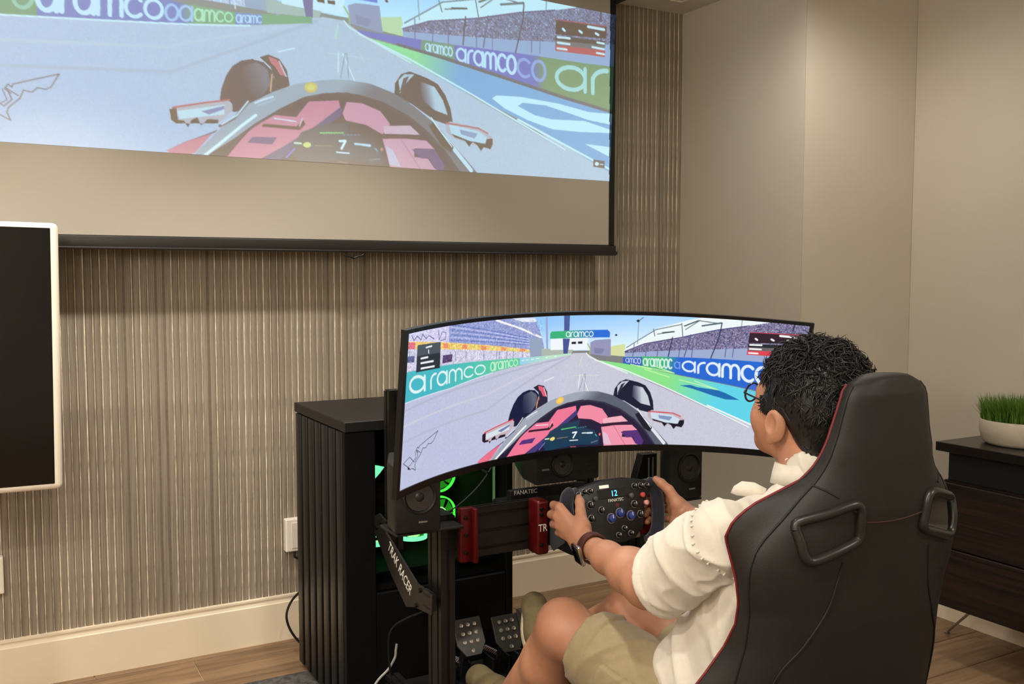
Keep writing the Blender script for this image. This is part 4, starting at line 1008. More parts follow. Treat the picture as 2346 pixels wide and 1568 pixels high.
# ------------------------------------------------------------------ wheel base and steering wheel
t = thing('wheel_base', 'black direct-drive motor housing behind the steering wheel', 'wheel base', (1.335, 2.2, 0.6))
M_wb = mat('wheelbase_black', (11, 11, 12), 0.5, var=0.1, spec=0.3); M_wb2 = mat('wheelbase_grey', (52, 54, 56), 0.42, var=0.06)
B().rbox((1.215, 2.192, 0.580), (1.455, 2.214, 0.727), 0.004, 2).build('face_plate', M_wb, t, True)
B().rbox((1.245, 2.2135, 0.570), (1.425, 2.36, 0.672), 0.012, 3).build('motor_housing', M_wb, t, True)
B().rbox((1.2805, 1.99, 0.590), (1.3905, 2.1495, 0.715), 0.012, 2).build('front_housing', M_wb, t, True)
fp = B(); fp.prism([(2.020, 0.700), (2.086, 0.716), (2.092, 0.700), (2.092, 0.600), (2.075, 0.586), (2.020, 0.620)], 0.003, Matrix(((0, 0, -1, 1.2808), (1, 0, 0, 0), (0, 1, 0, 0), (0, 0, 0, 1)))); fp.build('side_cover', M_wb2, t)
text('lettering', 'FANATEC', 0.0165, frame((1.262, 2.1915, 0.7195), (1, 0, 0), (0, 0, 1)), M_print, t, 0.0003, 1.0)
B().box((1.300, 1.989, 0.704), (1.326, 1.9898, 0.711)).build('status_light', mat('status_white', (220, 240, 255), 0.4, emit=(200, 235, 255), estr=1.0), t)
B().lathe([(0.030, 0), (0.026, 0.03), (0.026, 0.085)], frame((1.333, 1.995, 0.690), (1, 0, 0), (0, -0.28, 0.96)), 28).build('shaft', M_wb, t, True, 30)

WC = Vector((1.334, 1.885, 0.722)); tilt = R(14)
WM = frame(WC, (1, 0, 0), (0, math.sin(tilt), math.cos(tilt)))       # local x right, y up in the wheel plane, z towards the driver
t = thing('steering_wheel', 'black formula-style racing steering wheel full of buttons and dials', 'steering wheel', tuple(WC))
M_wh = mat('carbon_black', (20, 20, 21), 0.38, var=0.2, scale=300); M_grip = mat('navy_suede', (15, 17, 32), 0.9, var=0.15, scale=80, sheen=0.3)
body = [(-0.060, 0.078), (-0.03, 0.083), (0.03, 0.083), (0.060, 0.078), (0.100, 0.070), (0.112, 0.058), (0.110, 0.040), (0.092, 0.020), (0.085, -0.010), (0.075, -0.045), (0.050, -0.066), (0.020, -0.073), (-0.020, -0.073), (-0.050, -0.066), (-0.075, -0.045), (-0.085, -0.010), (-0.092, 0.020), (-0.110, 0.040), (-0.112, 0.058), (-0.100, 0.070)]
B().prism(body, 0.022, WM @ Matrix.Translation((0, 0, -0.011)), 0.004, 2).build('body', M_wh, t, True)
for s in (-1, 1):
    B().tube(spline([WM @ Vector((s * a, b, c)) for a, b, c in ((0.100, 0.060, 0), (0.124, 0.056, 0.002), (0.134, 0.028, 0.003), (0.132, -0.012, 0.003), (0.124, -0.050, 0.002), (0.108, -0.074, 0), (0.088, -0.078, -0.002))], 6), [0.012] * 4 + [0.0165] * 30 + [0.012] * 3, 14).build('grip', M_grip, t, True)
    B().prism([(s * 0.06, -0.02), (s * 0.125, 0.0), (s * 0.125, 0.035), (s * 0.06, 0.03)][::s], 0.003, WM @ Matrix.Translation((0, 0, -0.032))).build('shift_paddle', mat('paddle', (30, 30, 32), 0.4), t)
    B().rbox((s * 0.075 - 0.012, -0.070, -0.030), (s * 0.075 + 0.012, -0.050, -0.022), 0.002, 1, WM).build('paddle_tip', mat('paddle_khaki', (104, 98, 62), 0.6), t)
B().rbox((-0.048, 0.036, 0.010), (0.040, 0.058, 0.0125), 0.001, 1, WM).build('display_frame', M_rubber, t)
text('gear_display', '12', 0.020, WM @ Matrix.Translation((0.000, 0.046, 0.0128)), mat('cyan_digits', (90, 200, 240), 0.5, emit=(80, 195, 240), estr=1.5), t, 0.0002)
B().rbox((-0.040, 0.061, 0.0105), (-0.012, 0.069, 0.0125), 0.0008, 1, WM).build('name_plate', mat('white_badge', (235, 228, 215), 0.5, emit=(240, 232, 215), estr=0.25), t)
text('maker_lettering', 'FANATEC', 0.0105, WM @ Matrix.Translation((0.004, 0.030, 0.0113)), M_print, t, 0.0002)
text('red_lettering', '///', 0.012, WM @ Matrix.Translation((0.006, 0.017, 0.0113)), mat('red_print', (170, 40, 40), 0.5), t, 0.0002)
M_knob = mat('knob_black', (16, 16, 17), 0.35); M_rim = mat('knob_rim', (150, 146, 138), 0.35, metal=0.7); M_blue = mat('knob_blue', (38, 52, 120), 0.35)
def dial(x, y, r, m, name):
    k = B().lathe([(r, 0), (r * 0.92, 0.010), (r * 0.6, 0.012)], WM @ Matrix.Translation((x, y, 0.0105)), 18).build(name, m, t, True, 35)
    B().lathe([(r * 1.18, 0), (r * 1.18, 0.0018), (r * 1.02, 0.002), (r * 1.02, 0)], WM @ Matrix.Translation((x, y, 0.0108)), 20, closed=True).build('rim', M_rim, k, True, 35)
    B().box((x - 0.0008, y, 0.0215), (x + 0.0008, y + r * 0.8, 0.0228), WM).build('pointer', M_print, k)
for x, y in ((-0.017, -0.012), (0.010, -0.002), (0.041, -0.012)): dial(x, y, 0.0105, M_blue, 'rotary_dial')
for x, y in ((-0.072, 0.026), (-0.042, 0.010), (0.056, 0.014), (-0.074, -0.006), (0.070, -0.012)): dial(x, y, 0.008, M_knob, 'rotary_dial')
for x, y in ((0.017, -0.040), (-0.002, -0.054), (0.034, -0.054), (-0.102, 0.054), (-0.085, 0.059), (-0.068, 0.059), (0.062, 0.058), (0.082, 0.057), (0.100, 0.055)): dial(x, y, 0.006, M_knob, 'push_button')
for x, y, c in ((0.084, 0.034, (190, 70, 66)), (0.092, 0.014, (214, 150, 140)), (-0.088, 0.036, (60, 60, 62)), (-0.056, 0.040, (70, 70, 72)), (0.050, 0.036, (80, 78, 76))):
    B().lathe([(0.0062, 0), (0.0062, 0.006), (0.004, 0.0075)], WM @ Matrix.Translation((x, y, 0.0105)), 16).build('push_button', mat('button_%d_%d' % c[:2], c, 0.4), t, True, 35)

# ------------------------------------------------------------------ pedals
t = thing('pedal_set', 'black sim racing pedals with studded metal pads on the rig floor', 'pedals', (1.32, 2.42, 0.099))
M_pad = mat('pad_grey', (66, 64, 60), 0.38, metal=0.6, var=0.1); M_stud = mat('stud_chrome', (235, 230, 220), 0.12, metal=0.9, emit=None)
for px_, pz_, full in ((1.195, 0.262, 1), (1.320, 0.250, 1), (1.405, 0.262, 1)):
    PM = frame((px_, 2.40, pz_), (1, 0, 0), (0, 0.50, 0.866))         # pad plane, local z towards the driver
    pad = B().prism([(-0.043, 0.052), (0.043, 0.052), (0.045, -0.022), (0.024, -0.054), (-0.024, -0.054), (-0.045, -0.022)], 0.006, PM, 0.0015, 1).build('pedal_pad', M_pad, t)
    for (sx, sy) in [(i * 0.021, 0.034 - 0.024 * j) for j in range(3) for i in (-1, 0, 1)] + [(0, -0.040)]:
        B().lathe([(0.0058, 0), (0.0058, 0.0022), (0.0030, 0.0026), (0.0026, 0.0006)], PM @ Matrix.Translation((sx, sy, 0.006)), 12).build('stud', M_stud, pad, True, 30)
    B().prism([(2.405, pz_ - 0.02), (2.425, pz_ - 0.01), (2.475, 0.12), (2.45, 0.10)], 0.018, Matrix(((0, 0, 1, px_ - 0.009), (1, 0, 0, 0), (0, 1, 0, 0), (0, 0, 0, 1))), 0.001, 1).build('pedal_arm', M_black, t)
    B().rbox((px_ - 0.038, 2.42, 0.0985), (px_ + 0.038, 2.565, 0.112), 0.002, 1).rbox((px_ - 0.030, 2.435, 0.111), (px_ - 0.024, 2.50, 0.165), 0.002, 1).rbox((px_ + 0.024, 2.435, 0.111), (px_ + 0.030, 2.50, 0.165), 0.002, 1).build('pedal_base', M_black, t)
    sprg = [(px_ + 0.011 * math.cos(a * 0.9), 2.44 + 0.0016 * a + 0.0 , 0.165 + 0.011 * math.sin(a * 0.9) - 0.0002 * a) for a in range(0, 70)]
    B().tube(sprg, 0.0018, 6).build('spring', mat('spring_steel', (120, 116, 112), 0.3, metal=0.9), t, True)
    B().tube([(px_, 2.43, 0.166), (px_, 2.555, 0.150)], 0.007, 10).build('damper', M_red if px_ == 1.320 else M_black, t, True)

# ------------------------------------------------------------------ loose cables
def cable(label, pts, r, m, n=10, name='cable'): tag(B().tube(spline(pts, n), r, 8).build(name, m, None, True), label, 'cable')
M_gcab = mat('grey_cable', (150, 146, 138), 0.5)
cable('pale grey cable hanging in front of the cabinet door', [(0.992, 2.452, 0.262), (0.988, 2.45, 0.245), (0.984, 2.448, 0.225), (0.965, 2.45, 0.195), (0.93, 2.45, 0.165), (0.90, 2.455, 0.11), (0.89, 2.46, 0.03), (0.95, 2.47, 0.013)], 0.0035, M_gcab)
cable('black power cable looping out behind the cabinet near the baseboard', [(0.93, 3.13, 0.24), (0.890, 3.15, 0.19), (0.872, 3.15, 0.14), (0.890, 3.15, 0.080), (0.93, 3.14, 0.03), (0.99, 3.13, 0.006)], 0.0042, M_black)
cable('thin black cable running from the side plate to the floor', [(1.005, 2.30, 0.40), (0.975, 2.345, 0.372), (0.955, 2.39, 0.335), (0.955, 2.42, 0.28), (0.97, 2.44, 0.16), (1.0, 2.45, 0.014)], 0.003, M_black)
cable('thin black cable hanging down behind the monitor to the wheel motor', [(1.285, 2.36, 0.90), (1.255, 2.40, 0.82), (1.235, 2.40, 0.755), (1.225, 2.34, 0.748)], 0.0032, M_black)
cable('thin dark cable sagging across the front of the computer', [(1.33, 2.48, 0.76), (1.27, 2.47, 0.69), (1.19, 2.46, 0.635), (1.10, 2.45, 0.60)], 0.002, mat('dark_cable', (44, 42, 42), 0.5))

# ------------------------------------------------------------------ bucket-style racing seat
CXs = 1.36
def ip(z, a, b): return float(np.interp(z, a, b))
ZZ = [0.30, 0.5, 0.7, 0.85, 0.9, 1.0, 1.1, 1.13]; YY = [1.19, 1.15, 1.115, 1.097, 1.09, 1.085, 1.085, 1.092]
def seat_yc(z): return ip(z, ZZ, YY)
def seat_e(z): return ip(z, [0.3, 0.7, 0.85, 0.93, 1.0, 1.13], [0.07, 0.065, 0.06, 0.045, 0.032, 0.022])
def seat_w(z): return ip(z, [0.30, 0.5, 0.60, 0.67, 0.73, 0.77, 0.81, 0.84, 0.864, 0.90, 0.93, 0.955, 0.98, 1.03, 1.07, 1.09, 1.105, 1.117, 1.126], [0.25, 0.262, 0.258, 0.247, 0.248, 0.257, 0.261, 0.253, 0.238, 0.205, 0.178, 0.150, 0.134, 0.116, 0.106, 0.101, 0.094, 0.082, 0.062])
PZ = [0.30, 0.5, 0.58, 0.61, 0.655, 0.70, 0.74, 0.785, 0.83, 0.862, 0.89, 0.915, 0.935, 0.955, 0.98, 1.02, 1.07, 1.105, 1.117, 1.126]
def seat_p(z): return ip(z, PZ, [0.29, 0.31, 0.300, 0.277, 0.247, 0.241, 0.244, 0.255, 0.266, 0.277, 0.270, 0.243, 0.200, 0.152, 0.130, 0.109, 0.092, 0.082, 0.070, 0.052])
def seat_d(z): return ip(z, PZ, [0.09, 0.07, 0.055, 0.052, 0.048, 0.036, 0.032, 0.034, 0.046, 0.051, 0.050, 0.045, 0.036, 0.030, 0.027, 0.027, 0.027, 0.026, 0.024, 0.02])
def seat_back(x, z):
    w = seat_w(z); return seat_yc(z) + seat_e(z) * min(1.3, (abs(x) / max(w, 1e-3))) ** 4
rows = []; zs = list(np.linspace(0.30, 1.08, 66)) + list(np.linspace(1.085, 1.126, 14))
NB, NF = 17, 15
for z in zs:
    w, p, d, e, yc = seat_w(z), seat_p(z), seat_d(z), seat_e(z), seat_yc(z)
    top = max(0.0, (z - 1.085) / 0.041) ** 2
    r = [(-p, yc + e + d), (-(p * 0.55 + w * 0.45) - 0.004, yc + e + d * 0.5), (-w - 0.001, yc + e + 0.004)]
    for i in range(NB):
        x = -w + 2 * w * i / (NB - 1); r.append((x, seat_back(x, z)))
    r += [(w + 0.001, yc + e + 0.004), ((p * 0.55 + w * 0.45) + 0.004, yc + e + d * 0.5), (p, yc + e + d)]
    f0 = 0.072 if z < 0.98 else 0.072 + 0.008 * math.sin(min(1, (z - 0.98) / 0.1) * math.pi)
    for i in range(NF):
        x = p * (1 - 2 * (i + 1) / (NF + 1)); s = abs(x) / p
        r.append((x, yc + max(f0 * (1 - s ** 3) + (e + d + 0.008) * s ** 3, 0) - 0.012 * top))
    rows.append([(CXs + a, b, z) for a, b in r])
# rounded crown: shrink the last rings towards the middle
n = len(rows[0]); my = 1.13
for k, (zz_, s) in enumerate(((1.1295, 0.86), (1.1318, 0.62), (1.1328, 0.30))):
    cxm = sum(q[0] for q in rows[len(zs) - 1]) / n; cym = sum(q[1] for q in rows[len(zs) - 1]) / n
    rows.append([(cxm + (q[0] - cxm) * s, cym + (q[1] - cym) * s, zz_) for q in rows[len(zs) - 1]])
V = [q for r in rows for q in r]; F = [(i * n + j, i * n + (j + 1) % n, (i + 1) * n + (j + 1) % n, (i + 1) * n + j) for i in range(len(rows) - 1) for j in range(n)]
F += [tuple(range(n))[::-1], tuple((len(rows) - 1) * n + j for j in range(n))]
chair = thing('racing_chair', 'black leather bucket racing chair with red piping, seen from behind', 'chair', (CXs, 1.35, 0.30))
M_lea = mat('black_leather', (34, 30, 28), 0.52, var=0.07, scale=25, bump=0.25, bscale=700, spec=0.36)
shell = mesh('backrest', V, F, M_lea, chair, True, 60)
# belt openings: cut pockets, then line and frame them
OUT = [(-0.204, 0.882), (-0.198, 0.896), (-0.150, 0.911), (-0.105, 0.924), (-0.088, 0.924), (-0.079, 0.912), (-0.076, 0.885), (-0.074, 0.862), (-0.083, 0.850), (-0.125, 0.836), (-0.168, 0.823), (-0.184, 0.824), (-0.194, 0.838), (-0.199, 0.860)]
cen = (sum(a for a, b in OUT) / len(OUT), sum(b for a, b in OUT) / len(OUT))
INN = [(cen[0] + (a - cen[0]) * 0.82, cen[1] + (b - cen[1]) * 0.76) for a, b in OUT]
M_frame = mat('vent_plastic', (34, 31, 29), 0.35, var=0.05); M_line = mat('vent_lining', (116, 108, 98), 0.5, var=0.05)
for s in (-1, 1):
    inn = [(-s * a, b) for a, b in INN]; out = [(-s * a, b) for a, b in OUT]
    cu = B(); m_ = len(inn)
    cu.add([(CXs + a, 1.02, b) for a, b in inn] + [(CXs + a, seat_back(a, b) + 0.045, b) for a, b in inn], [tuple(range(m_)), tuple(range(2 * m_ - 1, m_ - 1, -1))] + [(i, m_ + i, m_ + (i + 1) % m_, (i + 1) % m_) for i in range(m_)])
    co = cu.build('cutter', None)
    md = shell.modifiers.new('cut', 'BOOLEAN'); md.object = co; md.operation = 'DIFFERENCE'; md.solver = 'EXACT'
    bpy.context.view_layer.update()
    me = bpy.data.meshes.new_from_object(shell.evaluated_get(bpy.context.evaluated_depsgraph_get()))
    shell.modifiers.clear(); shell.data = me; bpy.data.objects.remove(co)
    # lining and frame
    ln = B(); ln.add([(CXs + a, seat_back(a, b) - 0.001, b) for a, b in inn] + [(CXs + cen[0] * -s + (a - cen[0] * -s) * 0.93, seat_back(a, b) + 0.0435, cen[1] + (b - cen[1]) * 0.93) for a, b in inn], [(i, m_ + i, m_ + (i + 1) % m_, (i + 1) % m_) for i in range(m_)] + [tuple(range(m_, 2 * m_))])
    ln.build('vent_lining', M_line, chair)
    mid = [((a + c) / 2, (b + d) / 2) for (a, b), (c, d) in zip(inn, out)]
    pts = spline([(CXs + a, seat_back(a, b) - 0.003, b) for a, b in mid + mid[:1]], 4)
    B().tube(pts, 0.0085, 12, caps=False).build('vent_frame', M_frame, chair, True, 60)
if shell.data.materials: shell.data.materials[0] = M_lea
else: shell.data.materials.append(M_lea)
shell.data.shade_smooth(); shell.data.set_sharp_from_angle(angle=R(50))
# stitched seams and red piping
M_seam = mat('seam_black', (10, 9, 9), 0.7); M_pipe = mat('red_piping', (110, 22, 26), 0.55, var=0.1, scale=80)
zl = list(np.linspace(0.32, 1.115, 70))
for s in (-1, 1):
    B().tube([(CXs + s * (seat_w(z) + 0.0005), seat_yc(z) + seat_e(z) + 0.0005, z) for z in zl], 0.0022, 6).build('seam', M_seam, chair, True)
    B().tube([(CXs + s * (seat_p(z) + 0.0005), seat_yc(z) + seat_e(z) + seat_d(z), z) for z in zl], 0.0024, 8).build('piping', M_pipe, chair, True)
    def on(a, b): return (CXs + s * -1 * a, seat_back(a, b) - 0.0006, b)
    B().tube(spline([on(a, b) for a, b in ((-0.109, 0.820), (-0.116, 0.785), (-0.130, 0.734), (-0.165, 0.674), (-0.198, 0.629), (-0.215, 0.57), (-0.22, 0.45))], 6), 0.0018, 6).build('seam', M_seam, chair, True)
    B().tube([(CXs + s * (seat_w(z) + (seat_p(z) - seat_w(z)) * k), seat_yc(z) + seat_e(z) + seat_d(z) * k - 0.0005, z) for k, z in ((1, 0.962), (0.5, 0.956), (0, 0.950))] + [(CXs + s * x, seat_back(x, z) - 0.0008, z) for x, z in ((0.142, 0.943), (0.125, 0.932))], 0.0018, 6).build('seam', M_seam, chair, True)
B().tube(spline([(CXs + x, seat_back(x, z) - 0.0006, z) for x, z in ((-0.079, 0.886), (-0.04, 0.881), (0.0, 0.879), (0.04, 0.881), (0.079, 0.886))], 6), 0.0016, 6).build('seam', mat('maroon_seam', (52, 20, 20), 0.7), chair, True)
# seat cushion with bolsters
v_, f_ = sdf_mesh([('e', (CXs, 1.46, 0.335), (0.20, 0.27, 0.055)), ('c', (CXs - 0.225, 1.26, 0.37), (CXs - 0.235, 1.66, 0.355), 0.05, 0.042), ('c', (CXs + 0.225, 1.26, 0.37), (CXs + 0.235, 1.66, 0.355), 0.05, 0.042), ('c', (CXs - 0.17, 1.70, 0.335), (CXs + 0.17, 1.70, 0.335), 0.05, 0.05)], 0.008, 0.05)
np_mesh('seat_cushion', v_, f_, M_lea, chair)
for s in (-1, 1): B().tube(spline([(CXs + s * 0.225, 1.24, 0.42), (CXs + s * 0.232, 1.46, 0.41), (CXs + s * 0.236, 1.66, 0.397)], 6), 0.003, 8).build('piping', M_pipe, chair, True)

# ------------------------------------------------------------------ the driver
person = thing('person', 'person in white shirt, khaki shorts and glasses, sitting and gripping the steering wheel', 'person', (1.33, 1.45, 0.3))
M_skin = mat('skin', (178, 125, 96), 0.5, var=0.07, scale=22, bump=0.12, bscale=500, sss=0.12)
M_shirt = mat('white_cotton', (216, 207, 192), 0.85, var=0.03, scale=60, bump=0.18, bscale=900, sheen=0.2)
M_short = mat('khaki_twill', (148, 131, 98), 0.85, var=0.05, scale=60, bump=0.25, bscale=900, sheen=0.15)
M_hair = mat('black_hair', (16, 13, 12), 0.42, var=0.35, scale=120)
parts_v, parts_f = [], []
def add_body(V, F):
    o = sum(len(v) for v in parts_v); parts_v.append(V); parts_f.append(F + o)
# --- joints
HC = np.array([1.345, 1.285, 1.055])           # head centre
shL, elL, wrL = np.array([1.168, 1.305, 0.836]), np.array([1.145, 1.505, 0.685]), np.array([1.188, 1.775, 0.688])
shR, elR, wrR = np.array([1.525, 1.32, 0.83]), np.array([1.60, 1.56, 0.645]), np.array([1.506, 1.790, 0.704])
hipL, knL, anL = np.array([1.265, 1.33, 0.385]), np.array([1.118, 1.765, 0.508]), np.array([1.150, 2.10, 0.185])
hipR, knR, anR = np.array([1.42, 1.33, 0.39]), np.array([1.345, 1.825, 0.482]), np.array([1.345, 2.215, 0.262])
# --- head and neck: local axes x right, y forward, z up, tipped back a little and turned slightly left
ry = Matrix.Rotation(R(6), 3, 'Z') @ Matrix.Rotation(R(8), 3, 'X')
HR = np.array(ry)
def hp(x, y, z): return HC + HR @ np.array([x, y, z])
def E(c, r, rot=None, k=0.02): return ('e', hp(*c), r, HR if rot is None else HR @ np.array(rot), k)
Rx = lambda a: np.array(Matrix.Rotation(R(a), 3, 'X')); Rz = lambda a: np.array(Matrix.Rotation(R(a), 3, 'Z')); Ryy = lambda a: np.array(Matrix.Rotation(R(a), 3, 'Y'))
head = [E((0, -0.012, 0.035), (0.074, 0.094, 0.082)), E((0, 0.030, -0.020), (0.062, 0.062, 0.080), k=0.03), E((0, 0.040, -0.062), (0.048, 0.048, 0.046), k=0.03), E((0, 0.078, -0.090), (0.020, 0.016, 0.016), k=0.03),
        E((-0.038, 0.052, -0.030), (0.028, 0.030, 0.030), k=0.025), E((0.038, 0.052, -0.030), (0.028, 0.030, 0.030), k=0.025),
        E((0, 0.068, 0.018), (0.050, 0.022, 0.016), k=0.02), ('c', hp(0, 0.088, 0.008), hp(0, 0.108, -0.028), 0.007, 0.0105, 0.012), E((-0.012, 0.098, -0.032), (0.008, 0.008, 0.007), k=0.008), E((0.012, 0.098, -0.032), (0.008, 0.008, 0.007), k=0.008),
        E((0, 0.090, -0.054), (0.020, 0.008, 0.005), k=0.006), E((0, 0.088, -0.063), (0.018, 0.008, 0.005), k=0.006),
        ('-', E((-0.031, 0.094, 0.004), (0.015, 0.012, 0.009), k=0.012)), ('-', E((0.031, 0.094, 0.004), (0.015, 0.012, 0.009), k=0.012)), E((-0.031, 0.078, 0.003), (0.012, 0.012, 0.011), k=0.002), E((0.031, 0.078, 0.003), (0.012, 0.012, 0.011), k=0.002),
        ('c', hp(0, -0.030, -0.045), np.array([1.345, 1.245, 0.90]), 0.056, 0.062, 0.035), ('c', np.array([1.345, 1.245, 0.92]), np.array([1.345, 1.25, 0.84]), 0.064, 0.10, 0.04)]
for s in (-1, 1):  # ears: rim, bowl, lobe
    head += [E((s * 0.078, 0.000, -0.030), (0.009, 0.020, 0.031), Rz(-s * 22) @ Rx(-10), 0.006), ('-', E((s * 0.087, 0.006, -0.026), (0.006, 0.011, 0.018), Rz(-s * 22) @ Rx(-10), 0.004)), E((s * 0.077, 0.008, -0.057), (0.007, 0.010, 0.011), None, 0.006)]
add_body(*sdf_mesh(head, 0.003, 0.02))
# --- left arm and hand on the left grip
def L_(*p): return np.array(p, float)
def hand(side):
    pr = []
    if side == 'L':
        wr = wrL; mcp = [L_(1.170, 1.872, 0.757), L_(1.166, 1.874, 0.736), L_(1.168, 1.870, 0.714), L_(1.175, 1.862, 0.694)]
        pip = [L_(1.182, 1.918, 0.752), L_(1.177, 1.920, 0.729), L_(1.180, 1.915, 0.706), L_(1.187, 1.904, 0.687)]
        dip = [L_(1.205, 1.928, 0.746), L_(1.202, 1.930, 0.723), L_(1.205, 1.925, 0.701), L_(1.209, 1.914, 0.684)]
        tip = [L_(1.222, 1.915, 0.742), L_(1.221, 1.916, 0.720), L_(1.222, 1.911, 0.699), L_(1.224, 1.903, 0.683)]
        thumb = [L_(1.196, 1.812, 0.722), L_(1.206, 1.838, 0.752), L_(1.217, 1.858, 0.768), L_(1.224, 1.872, 0.774)]
        palm = [L_(1.188, 1.806, 0.706), L_(1.184, 1.815, 0.690)]
    else:
        wr = wrR; mcp = [L_(1.498, 1.880, 0.758), L_(1.504, 1.880, 0.736), L_(1.504, 1.874, 0.712), L_(1.498, 1.864, 0.690)]
        pip = [L_(1.488, 1.926, 0.752), L_(1.494, 1.926, 0.728), L_(1.494, 1.918, 0.704), L_(1.488, 1.905, 0.684)]
        dip = [L_(1.465, 1.934, 0.746), L_(1.469, 1.935, 0.722), L_(1.469, 1.928, 0.699), L_(1.464, 1.914, 0.681)]
        tip = [L_(1.450, 1.916, 0.742), L_(1.452, 1.918, 0.719), L_(1.452, 1.911, 0.697), L_(1.448, 1.900, 0.680)]
        thumb = [L_(1.486, 1.828, 0.738), L_(1.470, 1.842, 0.772), L_(1.456, 1.856, 0.788), L_(1.449, 1.868, 0.796)]
        palm = [L_(1.500, 1.825, 0.722), L_(1.492, 1.832, 0.686)]
    rad = [0.0098, 0.0102, 0.0096, 0.0084]
    for i in range(4):
        pr.append(('c', palm[0] * (1 - i / 3) + palm[1] * (i / 3), mcp[i], 0.0150, rad[i] * 1.18, 0.012))
    for i in range(4):
        pr += [('c', mcp[i], pip[i], rad[i] * 1.08, rad[i], 0.004), ('c', pip[i], dip[i], rad[i], rad[i] * 0.92, 0.003), ('c', dip[i], tip[i], rad[i] * 0.92, rad[i] * 0.78, 0.003)]
    pr += [('c', wr, palm[0], 0.026, 0.021, 0.015), ('c', wr, palm[1], 0.024, 0.019, 0.015), ('c', palm[0], thumb[0], 0.018, 0.0165, 0.012), ('c', palm[1], thumb[0], 0.014, 0.0145, 0.012), ('c', thumb[0], thumb[1], 0.0155, 0.0122, 0.008), ('c', thumb[1], thumb[2], 0.0118, 0.0112, 0.004), ('c', thumb[2], thumb[3], 0.0112, 0.0085, 0.004)]
    return pr
def arm(sh, el, wr, side):
    d = (wr - el); up = el + d * 0.28
    inner = np.array([0.006 if side == 'L' else -0.006, 0, 0])
    pr = [('c', sh, el, 0.052, 0.043, 0.03), ('c', el, up + inner, 0.042, 0.044, 0.03), ('c', up + inner, el + d * 0.65, 0.044, 0.033, 0.03), ('c', el + d * 0.65, wr, 0.033, 0.0255, 0.02), ('e', el + np.array([0, -0.012, -0.012]), (0.032, 0.032, 0.032), None, 0.02)]
    return pr + hand(side)
add_body(*sdf_mesh(arm(shL, elL, wrL, 'L'), 0.0026, 0.012))
add_body(*sdf_mesh(arm(shR, elR, wrR, 'R'), 0.0026, 0.012))
# --- torso core and legs
def leg(h, k, a):
    d = a - k; calf = k + d * 0.33 + np.array([0, -0.022, -0.012])
    return [('c', h, h + (k - h) * 0.55, 0.088, 0.072, 0.04), ('c', h + (k - h) * 0.55, k, 0.072, 0.056, 0.04), ('e', k + np.array([0, 0.012, 0.012]), (0.050, 0.046, 0.050), None, 0.04), ('c', k, calf, 0.052, 0.057, 0.03), ('c', calf, a, 0.055, 0.034, 0.03), ('c', k + d * 0.1 + np.array([0, 0.018, 0.008]), a, 0.040, 0.030, 0.03)]
torso = [('c', (1.30, 1.33, 0.42), (1.39, 1.33, 0.42), 0.11, 0.11, 0.05), ('c', (1.345, 1.31, 0.46), (1.345, 1.285, 0.66), 0.12, 0.115, 0.05), ('c', (1.25, 1.29, 0.79), (1.44, 1.29, 0.79), 0.085, 0.085, 0.05)]
add_body(*sdf_mesh(torso + leg(hipL, knL, anL) + leg(hipR, knR, anR), 0.006, 0.04))
body = np_mesh('body', np.concatenate(parts_v), np.concatenate(parts_f), M_skin, person)

# --- clothing
def folds(V, F, amp, f1, seed, mask=None, axis=None):
    """crisp cloth creases: ridged noise, stretched along an optional crease direction"""
    N = vnormals(V, F); d = np.empty(len(V)); o = Vector((seed, seed * 0.7, seed * 1.3))
    ax_ = Vector(axis).normalized() if axis is not None else None
    for i, p in enumerate(V):
        q = Vector(p) + o
        if ax_ is not None: q = q - ax_ * (q.dot(ax_) * 0.62)
        wv = Vector((noise.noise(q * 7), noise.noise(q * 7 + Vector((5, 2, 1))), noise.noise(q * 7 + Vector((1, 7, 3))))) * 0.045
        a = 1 - min(1, abs(noise.noise((q + wv) * f1)) * 2.6); b_ = 1 - min(1, abs(noise.noise((q + wv) * f1 * 2.1 + Vector((3, 3, 3)))) * 2.6)
        d[i] = a * a * 0.75 + b_ * b_ * 0.35 + noise.noise(q * 5) * 0.35
    d = amp * (d - 0.3)
    if mask is not None: d = d * mask(V)
    return V + N * d[:, None]
# shirt: torso; loose short short sleeves cut open at the cuff, collar stand
shirt = [('c', (1.285, 1.345, 0.40), (1.405, 1.345, 0.40), 0.150, 0.150, 0.06), ('c', (1.29, 1.325, 0.46), (1.30, 1.30, 0.66), 0.145, 0.135, 0.06), ('c', (1.40, 1.325, 0.46), (1.39, 1.30, 0.66), 0.145, 0.135, 0.06),
         ('c', (1.250, 1.285, 0.775), (1.440, 1.285, 0.775), 0.098, 0.098, 0.05), ('c', (1.200, 1.290, 0.836), (1.490, 1.29, 0.836), 0.050, 0.050, 0.04), ('c', (1.295, 1.255, 0.895), (1.395, 1.255, 0.895), 0.044, 0.044, 0.04),
         ('c', (1.260, 1.38, 0.60), (1.250, 1.45, 0.53), 0.080, 0.080, 0.06), ('c', (1.435, 1.40, 0.60), (1.425, 1.50, 0.525), 0.085, 0.085, 0.06), ('c', (1.238, 1.44, 0.495), (1.212, 1.545, 0.452), 0.085, 0.058, 0.05), ('c', (1.425, 1.46, 0.50), (1.40, 1.545, 0.49), 0.085, 0.070, 0.05),
         ('c', (1.345, 1.247, 0.90), (1.345, 1.245, 0.944), 0.072, 0.070, 0.015), ('-', ('c', (1.345, 1.247, 0.91), (1.345, 1.262, 1.02), 0.058, 0.064, 0.004))]
SV, SF = sdf_mesh(shirt, 0.0045, 0.04)
SV = folds(SV, SF, 0.012, 7.0, 3.1, axis=(0.3, 0.6, 0.7))
shirt_o = np_mesh('shirt', SV, SF, M_shirt, person)
